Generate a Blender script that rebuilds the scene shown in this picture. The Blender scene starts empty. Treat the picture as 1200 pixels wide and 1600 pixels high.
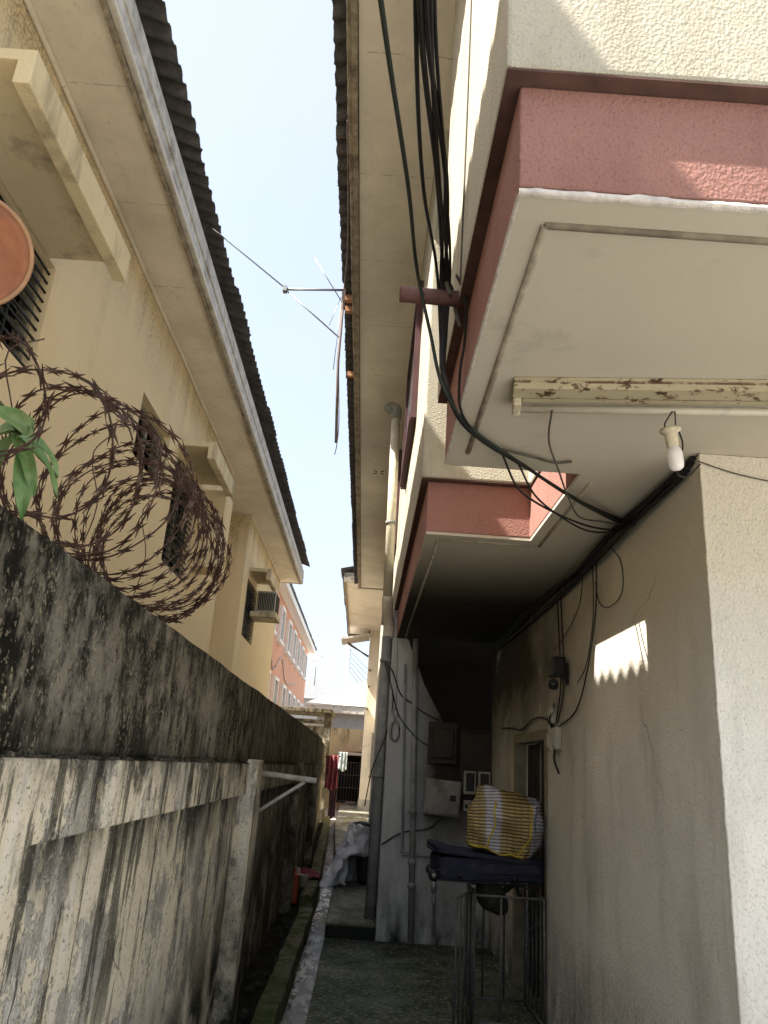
import bpy, bmesh, math, random
from mathutils import Vector, Matrix, Euler, noise as mnoise
R = math.radians
S = bpy.context.scene
COL = S.collection
random.seed(7)

# ------------------------------------------------------------------ camera
cam = bpy.data.cameras.new("camera")
cam.sensor_fit = 'VERTICAL'; cam.sensor_height = 24.0
cam.lens = 24.0*1193/1600
cam.clip_start = 0.05; cam.clip_end = 600
co = bpy.data.objects.new("camera", cam); COL.objects.link(co)
Mw = [[0.99760406, 0.06889601, 0.00628293],
      [-0.02781918, 0.31634382, 0.94823662],
      [0.06334215, -0.94613949, 0.31750251]]
co.matrix_world = Matrix(((Mw[0][0], -Mw[0][1], -Mw[0][2], 0),
                          (Mw[1][0], -Mw[1][1], -Mw[1][2], 0),
                          (Mw[2][0], -Mw[2][1], -Mw[2][2], 1.6),
                          (0, 0, 0, 1)))
S.camera = co

# ------------------------------------------------------------------ light
SUN_TO = Vector((-0.71, -0.22, 1.0)).normalized()
W = bpy.data.worlds.new("World"); S.world = W; W.use_nodes = True
nt = W.node_tree; nt.nodes.clear()
wo = nt.nodes.new('ShaderNodeOutputWorld'); bg = nt.nodes.new('ShaderNodeBackground')
sk = nt.nodes.new('ShaderNodeTexSky'); sk.sky_type = 'NISHITA'; sk.sun_disc = False
sk.sun_elevation = math.asin(SUN_TO.z)
sk.sun_rotation = math.atan2(SUN_TO.x, SUN_TO.y)
S.cycles.diffuse_bounces = 10; S.cycles.max_bounces = 12
sk.air_density = 1.0; sk.dust_density = 3.5; sk.ozone_density = 1.0
bg.inputs['Strength'].default_value = 0.125
# thin high cloud in the sky itself
tc = nt.nodes.new('ShaderNodeTexCoord'); mp = nt.nodes.new('ShaderNodeMapping'); mp.inputs['Scale'].default_value = (1.2, 1.2, 2.6)
cn = nt.nodes.new('ShaderNodeTexNoise'); cn.inputs['Scale'].default_value = 2.2; cn.inputs['Detail'].default_value = 7; cn.inputs['Roughness'].default_value = .55
cr = nt.nodes.new('ShaderNodeMapRange'); cr.inputs['From Min'].default_value = .32; cr.inputs['From Max'].default_value = .72
cr.inputs['To Min'].default_value = .60; cr.inputs['To Max'].default_value = .88
cm = nt.nodes.new('ShaderNodeMix'); cm.data_type = 'RGBA'; cm.inputs[7].default_value = (1.82, 1.98, 2.22, 1)
nt.links.new(tc.outputs['Generated'], mp.inputs['Vector']); nt.links.new(mp.outputs[0], cn.inputs['Vector'])
nt.links.new(cn.outputs['Fac'], cr.inputs['Value']); nt.links.new(cr.outputs[0], cm.inputs[0])
nt.links.new(sk.outputs[0], cm.inputs[6]); nt.links.new(cm.outputs[2], bg.inputs['Color']); nt.links.new(bg.outputs[0], wo.inputs['Surface'])

sun = bpy.data.lights.new("sun", 'SUN'); sun.energy = 4.2; sun.angle = R(0.53); sun.color = (1.0, .93, .82)
so = bpy.data.objects.new("sun", sun); COL.objects.link(so)
so.rotation_euler = (-SUN_TO).to_track_quat('-Z', 'Y').to_euler(); so.location = (-20, -15, 30)

S.view_settings.view_transform = 'Standard'; S.view_settings.look = 'None'
S.view_settings.exposure = 1.95; S.view_settings.gamma = 1.0

# ------------------------------------------------------------------ material helpers
class NT:
    def __init__(s, name, rough=.8, spec=.3, metal=0.0):
        s.m = bpy.data.materials.new(name); s.m.use_nodes = True
        s.t = s.m.node_tree; s.n = s.t.nodes
        s.b = s.n['Principled BSDF']; s.b.inputs['Roughness'].default_value = rough
        s.b.inputs['Metallic'].default_value = metal
        s.b.inputs['Specular IOR Level'].default_value = spec
        g = s.n.new('ShaderNodeNewGeometry'); s.P = g.outputs['Position']; s.Nrm = g.outputs['Normal']
    def L(s, a, b): s.t.links.new(a, b)
    def val(s, sock, v):
        if isinstance(v, (int, float)): sock.default_value = v
        elif isinstance(v, tuple): sock.default_value = v if len(v) == len(sock.default_value) else (*v, 1)
        else: s.L(v, sock)
    def map(s, sc=(1, 1, 1), loc=(0, 0, 0), rot=(0, 0, 0), vec=None):
        n = s.n.new('ShaderNodeMapping'); s.L(vec or s.P, n.inputs['Vector'])
        n.inputs['Scale'].default_value = sc; n.inputs['Location'].default_value = loc; n.inputs['Rotation'].default_value = rot
        return n.outputs[0]
    def obj(s):
        return s.n.new('ShaderNodeTexCoord').outputs['Object']
    def noise(s, scale=5, detail=4, rough=.55, vec=None, dist=0):
        n = s.n.new('ShaderNodeTexNoise'); s.L(vec or s.P, n.inputs['Vector'])
        n.inputs['Scale'].default_value = scale; n.inputs['Detail'].default_value = detail
        n.inputs['Roughness'].default_value = rough; n.inputs['Distortion'].default_value = dist
        return n.outputs['Fac']
    def voro(s, scale=5, vec=None, feat='F1'):
        n = s.n.new('ShaderNodeTexVoronoi'); n.feature = feat; s.L(vec or s.P, n.inputs['Vector']); n.inputs['Scale'].default_value = scale
        return n.outputs['Distance']
    def rng(s, v, a, b, c=0., d=1., smooth=False):
        n = s.n.new('ShaderNodeMapRange'); s.val(n.inputs['Value'], v)
        if smooth: n.interpolation_type = 'SMOOTHSTEP'
        for k, x in zip(('From Min', 'From Max', 'To Min', 'To Max'), (a, b, c, d)): n.inputs[k].default_value = x
        return n.outputs[0]
    def math(s, op, a, b=0.0, clamp=False):
        n = s.n.new('ShaderNodeMath'); n.operation = op; n.use_clamp = clamp; s.val(n.inputs[0], a); s.val(n.inputs[1], b); return n.outputs[0]
    def mul(s, a, b): return s.math('MULTIPLY', a, b)
    def add(s, a, b): return s.math('ADD', a, b, True)
    def mix(s, f, a, b, mode='MIX'):
        n = s.n.new('ShaderNodeMix'); n.data_type = 'RGBA'; n.blend_type = mode
        s.val(n.inputs[0], f); s.val(n.inputs[6], a); s.val(n.inputs[7], b); return n.outputs[2]
    def sep(s, v=None):
        n = s.n.new('ShaderNodeSeparateXYZ'); s.L(v or s.P, n.inputs[0]); return n.outputs
    def color(s, c): s.val(s.b.inputs['Base Color'], c)
    def rough(s, r): s.val(s.b.inputs['Roughness'], r)
    def bump(s, h, dist=.01, strength=1.0):
        n = s.n.new('ShaderNodeBump'); s.L(h, n.inputs['Height']); n.inputs['Distance'].default_value = dist; n.inputs['Strength'].default_value = strength
        s.L(n.outputs[0], s.b.inputs['Normal'])

def m_plain(name, c, rough=.6, var=.25, scale=12, metal=0., spec=.3, bump=.0, dirt=None):
    t = NT(name, rough, spec, metal)
    f = t.noise(scale, 5, .6)
    d = tuple(x*(1-var) for x in c)
    u = tuple(min(1, x*(1+var*.5)) for x in c)
    col = t.mix(t.rng(f, .3, .7), d, u)
    if dirt:
        col = t.mix(t.rng(t.noise(scale*.35, 7, .7), .5, .72), col, dirt)
    t.color(col)
    t.rough(t.rng(f, .2, .8, rough-.08, min(1, rough+.1)))
    if bump: t.bump(t.noise(scale*6, 4, .6), bump)
    return t.m

def m_stucco(name, c, bump=.006, scale=70, pits=.35, stain=(.16, .13, .09), stain_amt=.5, streak=True, base_grime=0.0, recess_shade=None, upper=None):
    t = NT(name, .9, .15)
    v = t.map((1, 1, .8))
    h1 = t.noise(scale, 3, .55, v); h2 = t.voro(scale*.75, v)
    h = t.math('ADD', h1, t.mul(h2, .6))
    pit = t.rng(h1, .30, .46, 1, 0)
    big = t.noise(1.3, 6, .6)
    col = t.mix(t.rng(big, .35, .7), c, tuple(x*.84 for x in c))
    col = t.mix(t.mul(pit, pits), col, tuple(x*.38 for x in c))
    if streak:
        s1 = t.noise(1, 7, .66, t.map((3.2, 3.2, .8)))
        f = t.mul(t.rng(s1, .50, .73), stain_amt)
        col = t.mix(f, col, stain)
    if upper:
        zz = t.math('ADD', t.sep()[2], t.mul(t.math('SUBTRACT', t.noise(1.7, 5, .6), .5), .8))
        col = t.mix(t.rng(zz, 1.7, 2.5), col, t.mix(t.rng(h1, .3, .46, .4, 0), upper, tuple(x*.4 for x in upper)))
    if recess_shade:
        ax, a0, a1, z0, z1, am = recess_shade
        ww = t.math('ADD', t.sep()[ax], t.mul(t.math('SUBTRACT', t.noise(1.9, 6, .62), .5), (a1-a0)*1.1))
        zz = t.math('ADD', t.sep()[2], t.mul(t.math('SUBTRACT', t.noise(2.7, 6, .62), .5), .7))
        col = t.mix(t.mul(t.mul(t.rng(ww, a0, a1), t.rng(zz, z0, z1)), am), col, (.028, .02, .013))  # blackens the depth of the recess: its shade painted into the wall colour
    if upper:
        wv = t.n.new('ShaderNodeMix'); wv.data_type = 'VECTOR'; wv.inputs[0].default_value = .2
        nn = t.n.new('ShaderNodeTexNoise'); t.L(t.P, nn.inputs['Vector']); nn.inputs['Scale'].default_value = 4; nn.inputs['Detail'].default_value = 6
        t.L(t.P, wv.inputs[4]); t.L(nn.outputs['Color'], wv.inputs[5])
        ck = t.mul(t.rng(t.voro(1.1, wv.outputs[1], 'DISTANCE_TO_EDGE'), .0, .006, 1, 0), t.rng(t.noise(1.3, 3, .5), .5, .6))
        col = t.mix(t.mul(ck, .8), col, (.12, .11, .09))
        patch = t.mul(t.rng(t.noise(1.1, 6, .7, t.map((1, 1, 1), (4, 3, 8))), .565, .585), .35)
        col = t.mix(patch, col, (.62, .62, .58))
        splash = t.mul(t.rng(t.sep()[2], .9, .1), t.rng(t.noise(40, 4, .7), .45, .62))
        col = t.mix(t.mul(splash, .7), col, (.16, .15, .11))
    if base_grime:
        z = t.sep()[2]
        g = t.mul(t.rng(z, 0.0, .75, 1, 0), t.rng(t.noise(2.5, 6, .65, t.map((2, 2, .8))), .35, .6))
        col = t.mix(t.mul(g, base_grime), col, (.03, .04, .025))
    t.color(col)
    t.bump(h, bump)
    return t.m

M = {}
# cream neighbour-house render, mould creeping down from the eaves and dirt in the corners
def mk_left():
    t = NT('cream_render', .9, .15)
    P = t.sep()
    fine = t.noise(95, 4, .6); big = t.noise(.9, 6, .6)
    col = t.mix(t.rng(big, .3, .7), (.80, .675, .455), (.73, .60, .39))
    s = t.noise(1, 7, .65, t.map((6, 3.2, .55)))
    mould = t.mul(t.rng(P[2], 5.0, 6.05, 0, 1, True), t.rng(s, .36, .72))
    spk = t.rng(t.noise(38, 5, .7), .40, .62)
    col = t.mix(t.mul(t.mul(mould, spk), .95), col, (.10, .085, .06))
    col = t.mix(t.mul(t.rng(s, .58, .78), .4), col, (.33, .25, .15))
    col = t.mix(t.mul(t.rng(t.noise(60, 3, .6), .62, .7), .3), col, (.22, .16, .09))
    t.color(col); t.bump(fine, .004)
    return t.m
M['cream'] = mk_left()
M['hood'] = m_stucco('hood_concrete', (.76, .66, .45), .003, 90, .15, (.13, .11, .08), .75)
M['soffit_left'] = None
def mk_soffit(name, c, axis_scale, seam_y=1.22, dirty=.5):
    t = NT(name, .85, .15)
    P = t.sep()
    big = t.noise(1.6, 6, .65); fine = t.noise(22, 5, .65)
    col = t.mix(t.rng(big, .3, .7), c, tuple(x*.78 for x in c))
    col = t.mix(t.mul(t.rng(fine, .58, .74), dirty), col, tuple(x*.45 for x in c))
    # butt joints between ceiling sheets
    fr = t.math('FRACT', t.mul(P[1], 1/seam_y)); d = t.math('ABSOLUTE', t.math('SUBTRACT', fr, .5))
    seam = t.rng(d, .0, .006, 1, 0)
    brk = t.rng(t.noise(9, 3, .6), .40, .55)
    col = t.mix(t.mul(t.mul(seam, brk), .75), col, tuple(x*.25 for x in c))
    ring = t.noise(2.1, 7, .6, t.map((1, .7, 1), (9, 2, 4))); col = t.mix(t.mul(t.rng(t.math('ABSOLUTE', t.math('SUBTRACT', ring, .56)),   .022, .0), .16), col, tuple(x*.5 for x in c))
    col = t.mix(t.mul(t.rng(ring, .56, .66), .3), col, tuple(x*.62 for x in c))
    nail = t.rng(t.voro(5.5, t.map((1, 1, 0))), .0, .022, 1, 0); col = t.mix(t.mul(nail, .6), col, (.12, .07, .04))
    spots = t.rng(t.voro(2.6, t.map((1, 1, 1), (.3, .7, 0))), .0, .035, 1, 0)
    col = t.mix(t.mul(spots, .8), col, (.05, .04, .03))
    t.color(col); t.bump(fine, .002)
    return t.m
M['soffit_left'] = mk_soffit('eave_board_tan', (.78, .715, .605), 1, 1.22, .5)
M['soffit_right'] = mk_soffit('eave_board_cream', (.82, .77, .675), 1, 1.1, .25)
M['fascia'] = m_plain('fascia_paint', (.56, .53, .47), .7, .3, 9, dirt=(.20, .17, .13))
M['fascia_old'] = m_plain('fascia_weathered', (.34, .29, .22), .85, .45, 14, dirt=(.07, .055, .045))
def mk_roof():
    t = NT('fibre_cement_roof', .92, .1)
    n = t.noise(7, 7, .7); n2 = t.noise(45, 4, .7)
    col = t.mix(t.rng(n, .3, .7), (.05, .048, .05), (.14, .132, .128))
    col = t.mix(t.mul(t.rng(n2, .6, .75), .5), col, (.16, .155, .15))
    t.color(col); t.bump(n2, .006); return t.m
M['roof'] = mk_roof()
M['yellow'] = m_stucco('yellow_stucco', (.505, .475, .385), .0038, 135, .34, (.30, .265, .19), .8)
M['yellow_smooth'] = m_stucco('yellow_render', (.72, .64, .47), .002, 80, .10, (.36, .30, .20), .45)
M['pink'] = m_stucco('pink_stucco', (.35, .185, .155), .004, 135, .42, (.21, .10, .085), .7)
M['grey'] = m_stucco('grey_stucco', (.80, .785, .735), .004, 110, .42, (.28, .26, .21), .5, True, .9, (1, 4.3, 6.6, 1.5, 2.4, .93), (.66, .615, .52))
M['grey_flat'] = m_stucco('grey_render', (.56, .565, .54), .003, 60, .35, (.12, .12, .10), .5, True, 1.0, (0, .42, .80, .5, 1.35, .95))
def mk_ceil():
    t = NT('slab_underside', .85, .15)
    P = t.sep()
    big = t.noise(1.2, 5, .6); f = t.noise(30, 4, .6)
    col = t.mix(t.rng(big, .3, .7), (.55, .51, .43), (.49, .45, .38))
    # shade painted into the slab colour in the depth of the passage
    recess_shade = t.mul(t.rng(P[1], 4.4, 6.6, 0, 1, True), t.rng(t.noise(1.5, 6, .65), .05, .30))
    col = t.mix(t.mul(recess_shade, .95), col, (.022, .018, .014))
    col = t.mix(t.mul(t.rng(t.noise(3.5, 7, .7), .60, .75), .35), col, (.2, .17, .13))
    t.color(col); t.bump(f, .0015); return t.m
M['ceil'] = mk_ceil()
M['groove'] = m_plain('groove_tan', (.36, .32, .255), .9, .4, 15)  # darker than the slab around it
M['white_peel'] = m_plain('chipped_white_edge', (.68, .64, .6), .8, .3, 30, bump=.004)
M['shade_black'] = m_plain('deep_shade_black', (.018, .014, .011), .95, .4, 4)  # near-black colour stands in for the deep shade of the stairwell

def mk_bwall(upper):
    t = NT('mouldy_wall_top' if upper else 'peeling_wall', .93, .12)
    P = t.sep()
    sA = t.noise(1, 9, .70, t.map((2.6, 2.6, 2.0)))
    sB = t.noise(1, 8, .72, t.map((12, 12, 6.5), (3, 5, 1)))
    fine = t.noise(1, 4, .7, t.map((62, 62, 58)))
    big = t.noise(1.1, 5, .6)
    if upper:
        col = t.mix(t.rng(sA, .42, .60), (.016, .015, .011), (.17, .155, .125))
        pale = t.noise(1, 6, .6, t.map((1.7, 1.7, .9), (4, 1, 7)))
        col = t.mix(t.mul(t.mul(t.rng(pale, .50, .66), t.rng(P[1], 1.9, 3.3, .25, 1)), t.rng(sB, .36, .58)), col, (.34, .32, .28))
        col = t.mix(t.mul(t.rng(t.math('ADD', pale, t.rng(P[1], 1.6, 3.0, -.14, 0)), .49, .38), t.rng(sB, .66, .46)), col, (.012, .011, .008))
        col = t.mix(t.mul(t.rng(sB, .50, .58), t.rng(big, .35, .6, .3, .8)), col, (.25, .225, .175))
        col = t.mix(t.mul(t.rng(sB, .47, .39), .85), col, (.009, .009, .006))
        sp = t.noise(1, 3, .6, t.map((70, 70, 62)))
        col = t.mix(t.mul(t.rng(sp, .585, .625), t.rng(sA, .35, .55, .9, .35)), col, (.36, .315, .22))
        col = t.mix(t.mul(t.rng(fine, .42, .37), .7), col, (.008, .008, .006))
        edge = t.rng(P[2], 1.58, 1.70, 1, 0)
        col = t.mix(t.mul(edge, t.rng(sA, .35, .6)), col, (.010, .011, .007))
        col = t.mix(t.mul(t.rng(P[2], 1.9, 2.07, 0, .7), t.rng(t.noise(9, 6, .7), .4, .6)), col, (.014, .013, .010))
        far = t.rng(P[1], 3.2, 6.5)
        col = t.mix(t.mul(t.mul(far, t.rng(sB, .4, .62)), .6), col, (.22, .185, .115))
        t.color(col); t.bump(t.math('ADD', fine, sB), .008)
    else:
        peelv = t.math('ADD', t.mul(t.noise(1, 8, .66, t.map((2.3, 2.3, 2.1), (1.7, .2, 0))), .76), t.mul(t.noise(1, 6, .75, t.map((22, 22, 17))), .24))
        peel = t.rng(peelv, .470, .484)
        whit = t.mul(t.rng(P[1], 2.0, 3.4, 1, 0), t.rng(P[2], 1.45, .9, 0, 1))
        cream = t.mix(t.rng(big, .3, .7), (.78, .71, .56), (.66, .59, .45))
        cement = t.mix(t.rng(sB, .3, .7), (.26, .24, .20), (.46, .43, .37))
        cement = t.mix(t.mul(whit, t.rng(sA, .42, .62)), cement, (.80, .78, .73))
        col = t.mix(peel, cement, cream)
        lip = t.mul(t.rng(peelv, .440, .466), t.rng(peelv, .500, .474))
        col = t.mix(t.mul(lip, .45), col, (.62, .60, .55))
        blk = t.rng(sA, .52, .59)
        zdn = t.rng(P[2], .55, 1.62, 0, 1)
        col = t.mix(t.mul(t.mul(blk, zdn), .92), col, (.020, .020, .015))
        dr = t.math('ADD', t.noise(1, 5, .6, t.map((9, 9, .9), (6, 3, 2))), t.mul(t.math('SUBTRACT', fine, .5), .12))
        col = t.mix(t.mul(t.rng(dr, .565, .59), t.mul(t.rng(P[2], .35, .9), .8)), col, (.05, .047, .036))
        col = t.mix(t.mul(t.rng(dr, .435, .415), .55), col, (.80, .76, .68))
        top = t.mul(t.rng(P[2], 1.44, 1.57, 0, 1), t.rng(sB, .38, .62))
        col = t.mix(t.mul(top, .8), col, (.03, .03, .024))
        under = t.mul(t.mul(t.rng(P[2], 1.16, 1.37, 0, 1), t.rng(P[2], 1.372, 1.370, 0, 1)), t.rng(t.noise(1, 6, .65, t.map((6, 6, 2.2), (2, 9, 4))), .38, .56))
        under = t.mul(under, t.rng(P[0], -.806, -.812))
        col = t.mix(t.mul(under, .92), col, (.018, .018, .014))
        damp = t.mul(t.rng(t.math('ADD', P[2], t.mul(t.math('SUBTRACT', P[1], 2.6), -.17)), .62, -.05, 0, 1), t.rng(t.noise(1, 7, .65, t.map((2.4, 2.4, 2.0), (5, 1, 2))), .36, .54))
        col = t.mix(t.mul(damp, .96), col, (.012, .015, .009))
        moss = t.mul(t.rng(P[2], .75, .1, 0, 1), t.rng(t.noise(8, 6, .65), .5, .62))
        col = t.mix(t.mul(moss, .6), col, (.035, .045, .018))
        fw = t.rng(P[1], 5.6, 6.6)
        col = t.mix(t.mul(fw, t.rng(sB, .36, .66, .2, .85)), col, (.085, .068, .04))
        col = t.mix(t.mul(t.rng(fine, .41, .36), .75), col, (.05, .045, .035))
        col = t.mix(t.mul(t.rng(fine, .62, .66), .5), col, (.78, .74, .66))
        # hairline cracks in the render near the camera
        wv = t.n.new('ShaderNodeMix'); wv.data_type = 'VECTOR'; wv.inputs[0].default_value = .14
        nn = t.n.new('ShaderNodeTexNoise'); t.L(t.P, nn.inputs['Vector']); nn.inputs['Scale'].default_value = 5; nn.inputs['Detail'].default_value = 5
        t.L(t.P, wv.inputs[4]); t.L(nn.outputs['Color'], wv.inputs[5])
        cr = t.rng(t.voro(1.9, wv.outputs[1], 'DISTANCE_TO_EDGE'), .0, .010, 1, 0)
        crm = t.mul(cr, t.mul(t.rng(P[1], 2.6, 3.6, 1, 0), t.rng(P[2], 1.2, 1.0, 0, 1)))
        col = t.mix(t.mul(crm, .9), col, (.02, .02, .018))
        t.color(col)
        hb = t.math('ADD', t.mul(peel, .55), t.mul(fine, .35)); hb = t.math('SUBTRACT', hb, crm)
        t.bump(hb, .006)
    return t.m
M['wall_up'] = mk_bwall(True); M['wall_low'] = mk_bwall(False)

def mk_floor():
    t = NT('mossy_concrete', .85, .3)
    P = t.sep()
    a = t.noise(2.2, 7, .65); g = t.noise(70, 4, .7); b = t.noise(9, 6, .65)
    col = t.mix(t.rng(a, .35, .65), (.055, .072, .038), (.15, .16, .11))
    moss = t.rng(b, .46, .6)
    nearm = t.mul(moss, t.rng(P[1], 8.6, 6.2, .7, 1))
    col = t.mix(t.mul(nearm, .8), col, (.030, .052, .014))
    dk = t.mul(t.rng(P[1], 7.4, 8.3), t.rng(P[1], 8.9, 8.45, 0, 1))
    col = t.mix(t.mul(dk, .85), col, (.010, .016, .010))  # dark band paints the shadow at the foot of the step
    sp = t.noise(30, 3, .65)
    col = t.mix(t.mul(t.rng(sp, .575, .615), .85), col, (.34, .33, .26))
    col = t.mix(t.mul(t.rng(sp, .40, .35), .8), col, (.02, .024, .012))
    t.color(col); t.rough(t.rng(a, .3, .6, .95, .5)); t.bump(t.math('ADD', g, b), .010)
    return t.m
M['floor'] = mk_floor()
def mk_slab():
    t = NT('worn_concrete', .8, .35)
    a = t.noise(1.6, 8, .68, t.map((1.4, .5, 1))); g = t.noise(50, 4, .7); b = t.noise(5, 7, .7)
    col = t.mix(t.rng(a, .35, .62), (.11, .11, .085), (.36, .35, .29))
    col = t.mix(t.mul(t.rng(b, .45, .62), .75), col, (.055, .062, .03))
    P = t.sep()
    col = t.mix(t.mul(t.rng(P[1], 9.0, 8.4, 0, 1), t.rng(b, .35, .6)), col, (.085, .10, .02))
    col = t.mix(t.mul(t.rng(P[2], .125, .10), t.rng(P[1], 8.45, 8.43)), col, (.010, .014, .007))  # front face of the step blackened to paint in its shadow
    t.color(col); t.rough(t.rng(a, .35, .6, .9, .35)); t.bump(t.math('ADD', g, b), .012); return t.m
M['slab'] = mk_slab()
M['unseen_bounce_ground'] = m_plain('pale_bounce_concrete', (.44, .425, .385), .9, .2, 2, bump=.006, dirt=(.3, .28, .23))
def mk_kerb():
    t = NT('mossy_kerb', .95, .1)
    b = t.noise(6, 7, .7); g = t.noise(60, 4, .7)
    col = t.mix(t.rng(b, .38, .6), (.06, .075, .022), (.21, .20, .14))
    P = t.sep()
    col = t.mix(t.mul(t.rng(P[1], 7.5, 5.4), t.rng(g, .3, .6)), col, (.045, .075, .015))
    t.color(col); t.bump(t.math('ADD', g, b), .014); return t.m
M['kerb'] = mk_kerb()
def mk_gully():
    t = NT('wet_gully', .3, .6)
    a = t.noise(1, 8, .74, t.map((11, 4.0, 1))); 
    wet = t.rng(a, .47, .515)
    col = t.mix(wet, (.25, .25, .24), (.03, .035, .025))
    col = t.mix(t.rng(t.sep()[0], -.355, -.385), col, (.012, .014, .009))
    t.color(col); t.rough(t.mix(wet, (.6, .6, .6), (.06, .06, .06))); t.bump(a, .008); return t.m
M['gully'] = mk_gully()
M['soil'] = m_plain('black_soil', (.020, .018, .012), .95, .6, 14, bump=.03, dirt=(.05, .05, .03))
M['ground'] = m_plain('yard_ground', (.42, .40, .355), .95, .3, 3, bump=.01)
M['rust_wire'] = m_plain('rusty_steel', (.064, .032, .022), .6, .5, 60, metal=.4, dirt=(.20, .14, .11))
M['cable'] = m_plain('black_cable', (.014, .013, .013), .5, .3, 20)
M['cable_green'] = m_plain('green_grey_cable', (.024, .031, .027), .55, .3, 20)
M['cable_grey'] = m_plain('dusty_cable', (.10, .092, .075), .7, .4, 15)
M['pipe_stub'] = m_plain('pipe_brown', (.165, .085, .08), .6, .35, 20, dirt=(.07, .04, .035), bump=.002)
M['pvc'] = m_plain('dirty_pvc', (.62, .57, .45), .55, .25, 6, dirt=(.30, .27, .2))
M['pvc_grey'] = m_plain('dusty_grey_pipe', (.30, .305, .29), .65, .3, 8, dirt=(.13, .13, .115))
M['pole_pale'] = m_plain('chalky_pole', (.56, .53, .48), .7, .35, 14, dirt=(.22, .14, .10))
M['dark'] = m_plain('dark_opening', (.008, .007, .006), .7, .3, 5)
M['door'] = m_plain('dark_door_timber', (.022, .015, .011), .45, .4, 6)
M['frame'] = m_plain('frame_paint', (.27, .25, .19), .7, .3, 10)
M['louvre'] = m_plain('louvre_glass', (.11, .115, .115), .15, .3, 6, spec=.6)
M['grille'] = m_plain('iron_grille', (.022, .021, .020), .6, .4, 20, metal=.3)
M['cage'] = m_plain('worn_iron_bar', (.15, .15, .142), .6, .5, 30, metal=.4, dirt=(.16, .14, .12))
M['cage_dark'] = m_plain('black_iron_bar', (.085, .086, .084), .6, .5, 30, metal=.3, dirt=(.14, .12, .10))
M['white_frame'] = m_plain('white_frame', (.78, .77, .73), .6, .12, 5)
M['orange'] = m_plain('orange_render', (.60, .31, .20), .85, .12, .8, bump=.002)
M['dish'] = m_plain('terracotta_dish', (.33, .13, .065), .55, .25, 14, dirt=(.24, .11, .07))
M['dish_rim'] = m_plain('dish_rim', (.44, .26, .15), .6, .25, 10)
M['alu'] = m_plain('dull_aluminium', (.34, .345, .34), .45, .15, 10, metal=.6)
M['rust_pole'] = m_plain('rusty_pole', (.17, .125, .115), .7, .4, 12, dirt=(.09, .05, .04))
def mk_lampmetal():
    t = NT('rusting_enamel', .55, .4)
    a = t.noise(14, 7, .75, t.map((1, 1, 2.2))); b = t.noise(3, 4, .6)
    z = t.sep()[2]
    col = t.mix(t.rng(b, .3, .7), (.46, .41, .28), (.38, .33, .22))
    r = t.add(t.rng(a, .545, .60), t.mul(t.rng(t.math('ABSOLUTE', t.math('SUBTRACT', z, 2.9715)), .0045, .001), t.rng(t.noise(11, 6, .7), .40, .50)))
    col = t.mix(r, col, (.085, .036, .016))
    col = t.mix(t.mul(t.rng(a, .60, .66), .9), col, (.02, .012, .008))
    t.color(col); t.bump(a, .003); return t.m
M['enamel'] = mk_lampmetal()
M['tube'] = m_plain('unlit_tube', (.52, .49, .41), .3, .15, 8, spec=.5)
M['bulb'] = None
def mk_bulb():
    t = NT('frosted_bulb', .35, .5); t.color((.82, .80, .80)); t.b.inputs['Subsurface Weight'].default_value = .25
    t.b.inputs['Subsurface Radius'].default_value = (.02, .02, .02); return t.m
M['bulb'] = mk_bulb()
M['holder'] = m_plain('ivory_holder', (.60, .54, .40), .5, .25, 30)
M['box_grey'] = m_plain('grey_metal_box', (.30, .285, .25), .5, .2, 8, dirt=(.14, .12, .10), metal=.1)
M['panel_dark'] = m_plain('dark_board', (.045, .036, .028), .6, .4, 8)
M['meter_white'] = m_plain('off_white_plastic', (.50, .47, .40), .45, .2, 12)
M['glassy'] = m_plain('meter_glass', (.05, .055, .05), .12, .3, 10, spec=.6)
M['navy'] = m_plain('navy_cloth', (.018, .019, .042), .8, .35, 40, bump=.002, dirt=(.04, .04, .055))
M['black_plastic'] = m_plain('black_plastic', (.012, .012, .013), .4, .3, 20)
M['bag_dark'] = m_plain('dark_bag', (.03, .034, .026), .6, .5, 10, bump=.01, dirt=(.10, .13, .06))
M['sack'] = None
def mk_sack():
    t = NT('white_sack', .75, .2)
    a = t.noise(6, 7, .7); w = t.noise(1, 3, .5, t.map((140, 140, 140)))
    col = t.mix(t.rng(a, .35, .65), (.80, .80, .80), (.62, .62, .64))
    col = t.mix(t.mul(t.rng(t.noise(13, 6, .7), .56, .68), .7), col, (.17, .165, .17))
    t.color(col); t.bump(t.math('ADD', a, t.mul(w, .2)), .02); return t.m
M['sack'] = mk_sack()
M['cloth_red'] = m_plain('faded_red_cloth', (.24, .055, .075), .9, .4, 14, bump=.01, dirt=(.33, .12, .13))
M['cloth_mauve'] = m_plain('mauve_cloth', (.15, .09, .12), .9, .4, 12, bump=.01)
M['cloth_blue'] = m_plain('pale_blue_cloth', (.42, .50, .52), .9, .3, 12)
M['jerry'] = m_plain('orange_plastic', (.40, .085, .025), .45, .25, 9, dirt=(.2, .05, .02))
M['cream_plastic'] = m_plain('cream_plastic', (.42, .38, .28), .5, .2, 9)
M['leaf'] = None
def mk_leaf():
    t = NT('green_leaf', .45, .4)
    c1 = t.mix(t.rng(t.noise(22, 4, .6), .3, .7), (.06, .14, .03), (.16, .26, .09))
    c1 = t.mix(t.rng(t.noise(9, 3, .6), .5, .7), c1, (.24, .30, .13)); c1 = t.mix(t.rng(t.noise(55, 3, .6), .62, .70), c1, (.16, .12, .04)); t.color(c1)
    t.b.inputs['Transmission Weight'].default_value = 0
    t.bump(t.noise(60, 3, .5), .002); return t.m
M['leaf'] = mk_leaf()
M['stem'] = m_plain('plant_stem', (.07, .08, .03), .8, .3, 30)
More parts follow.
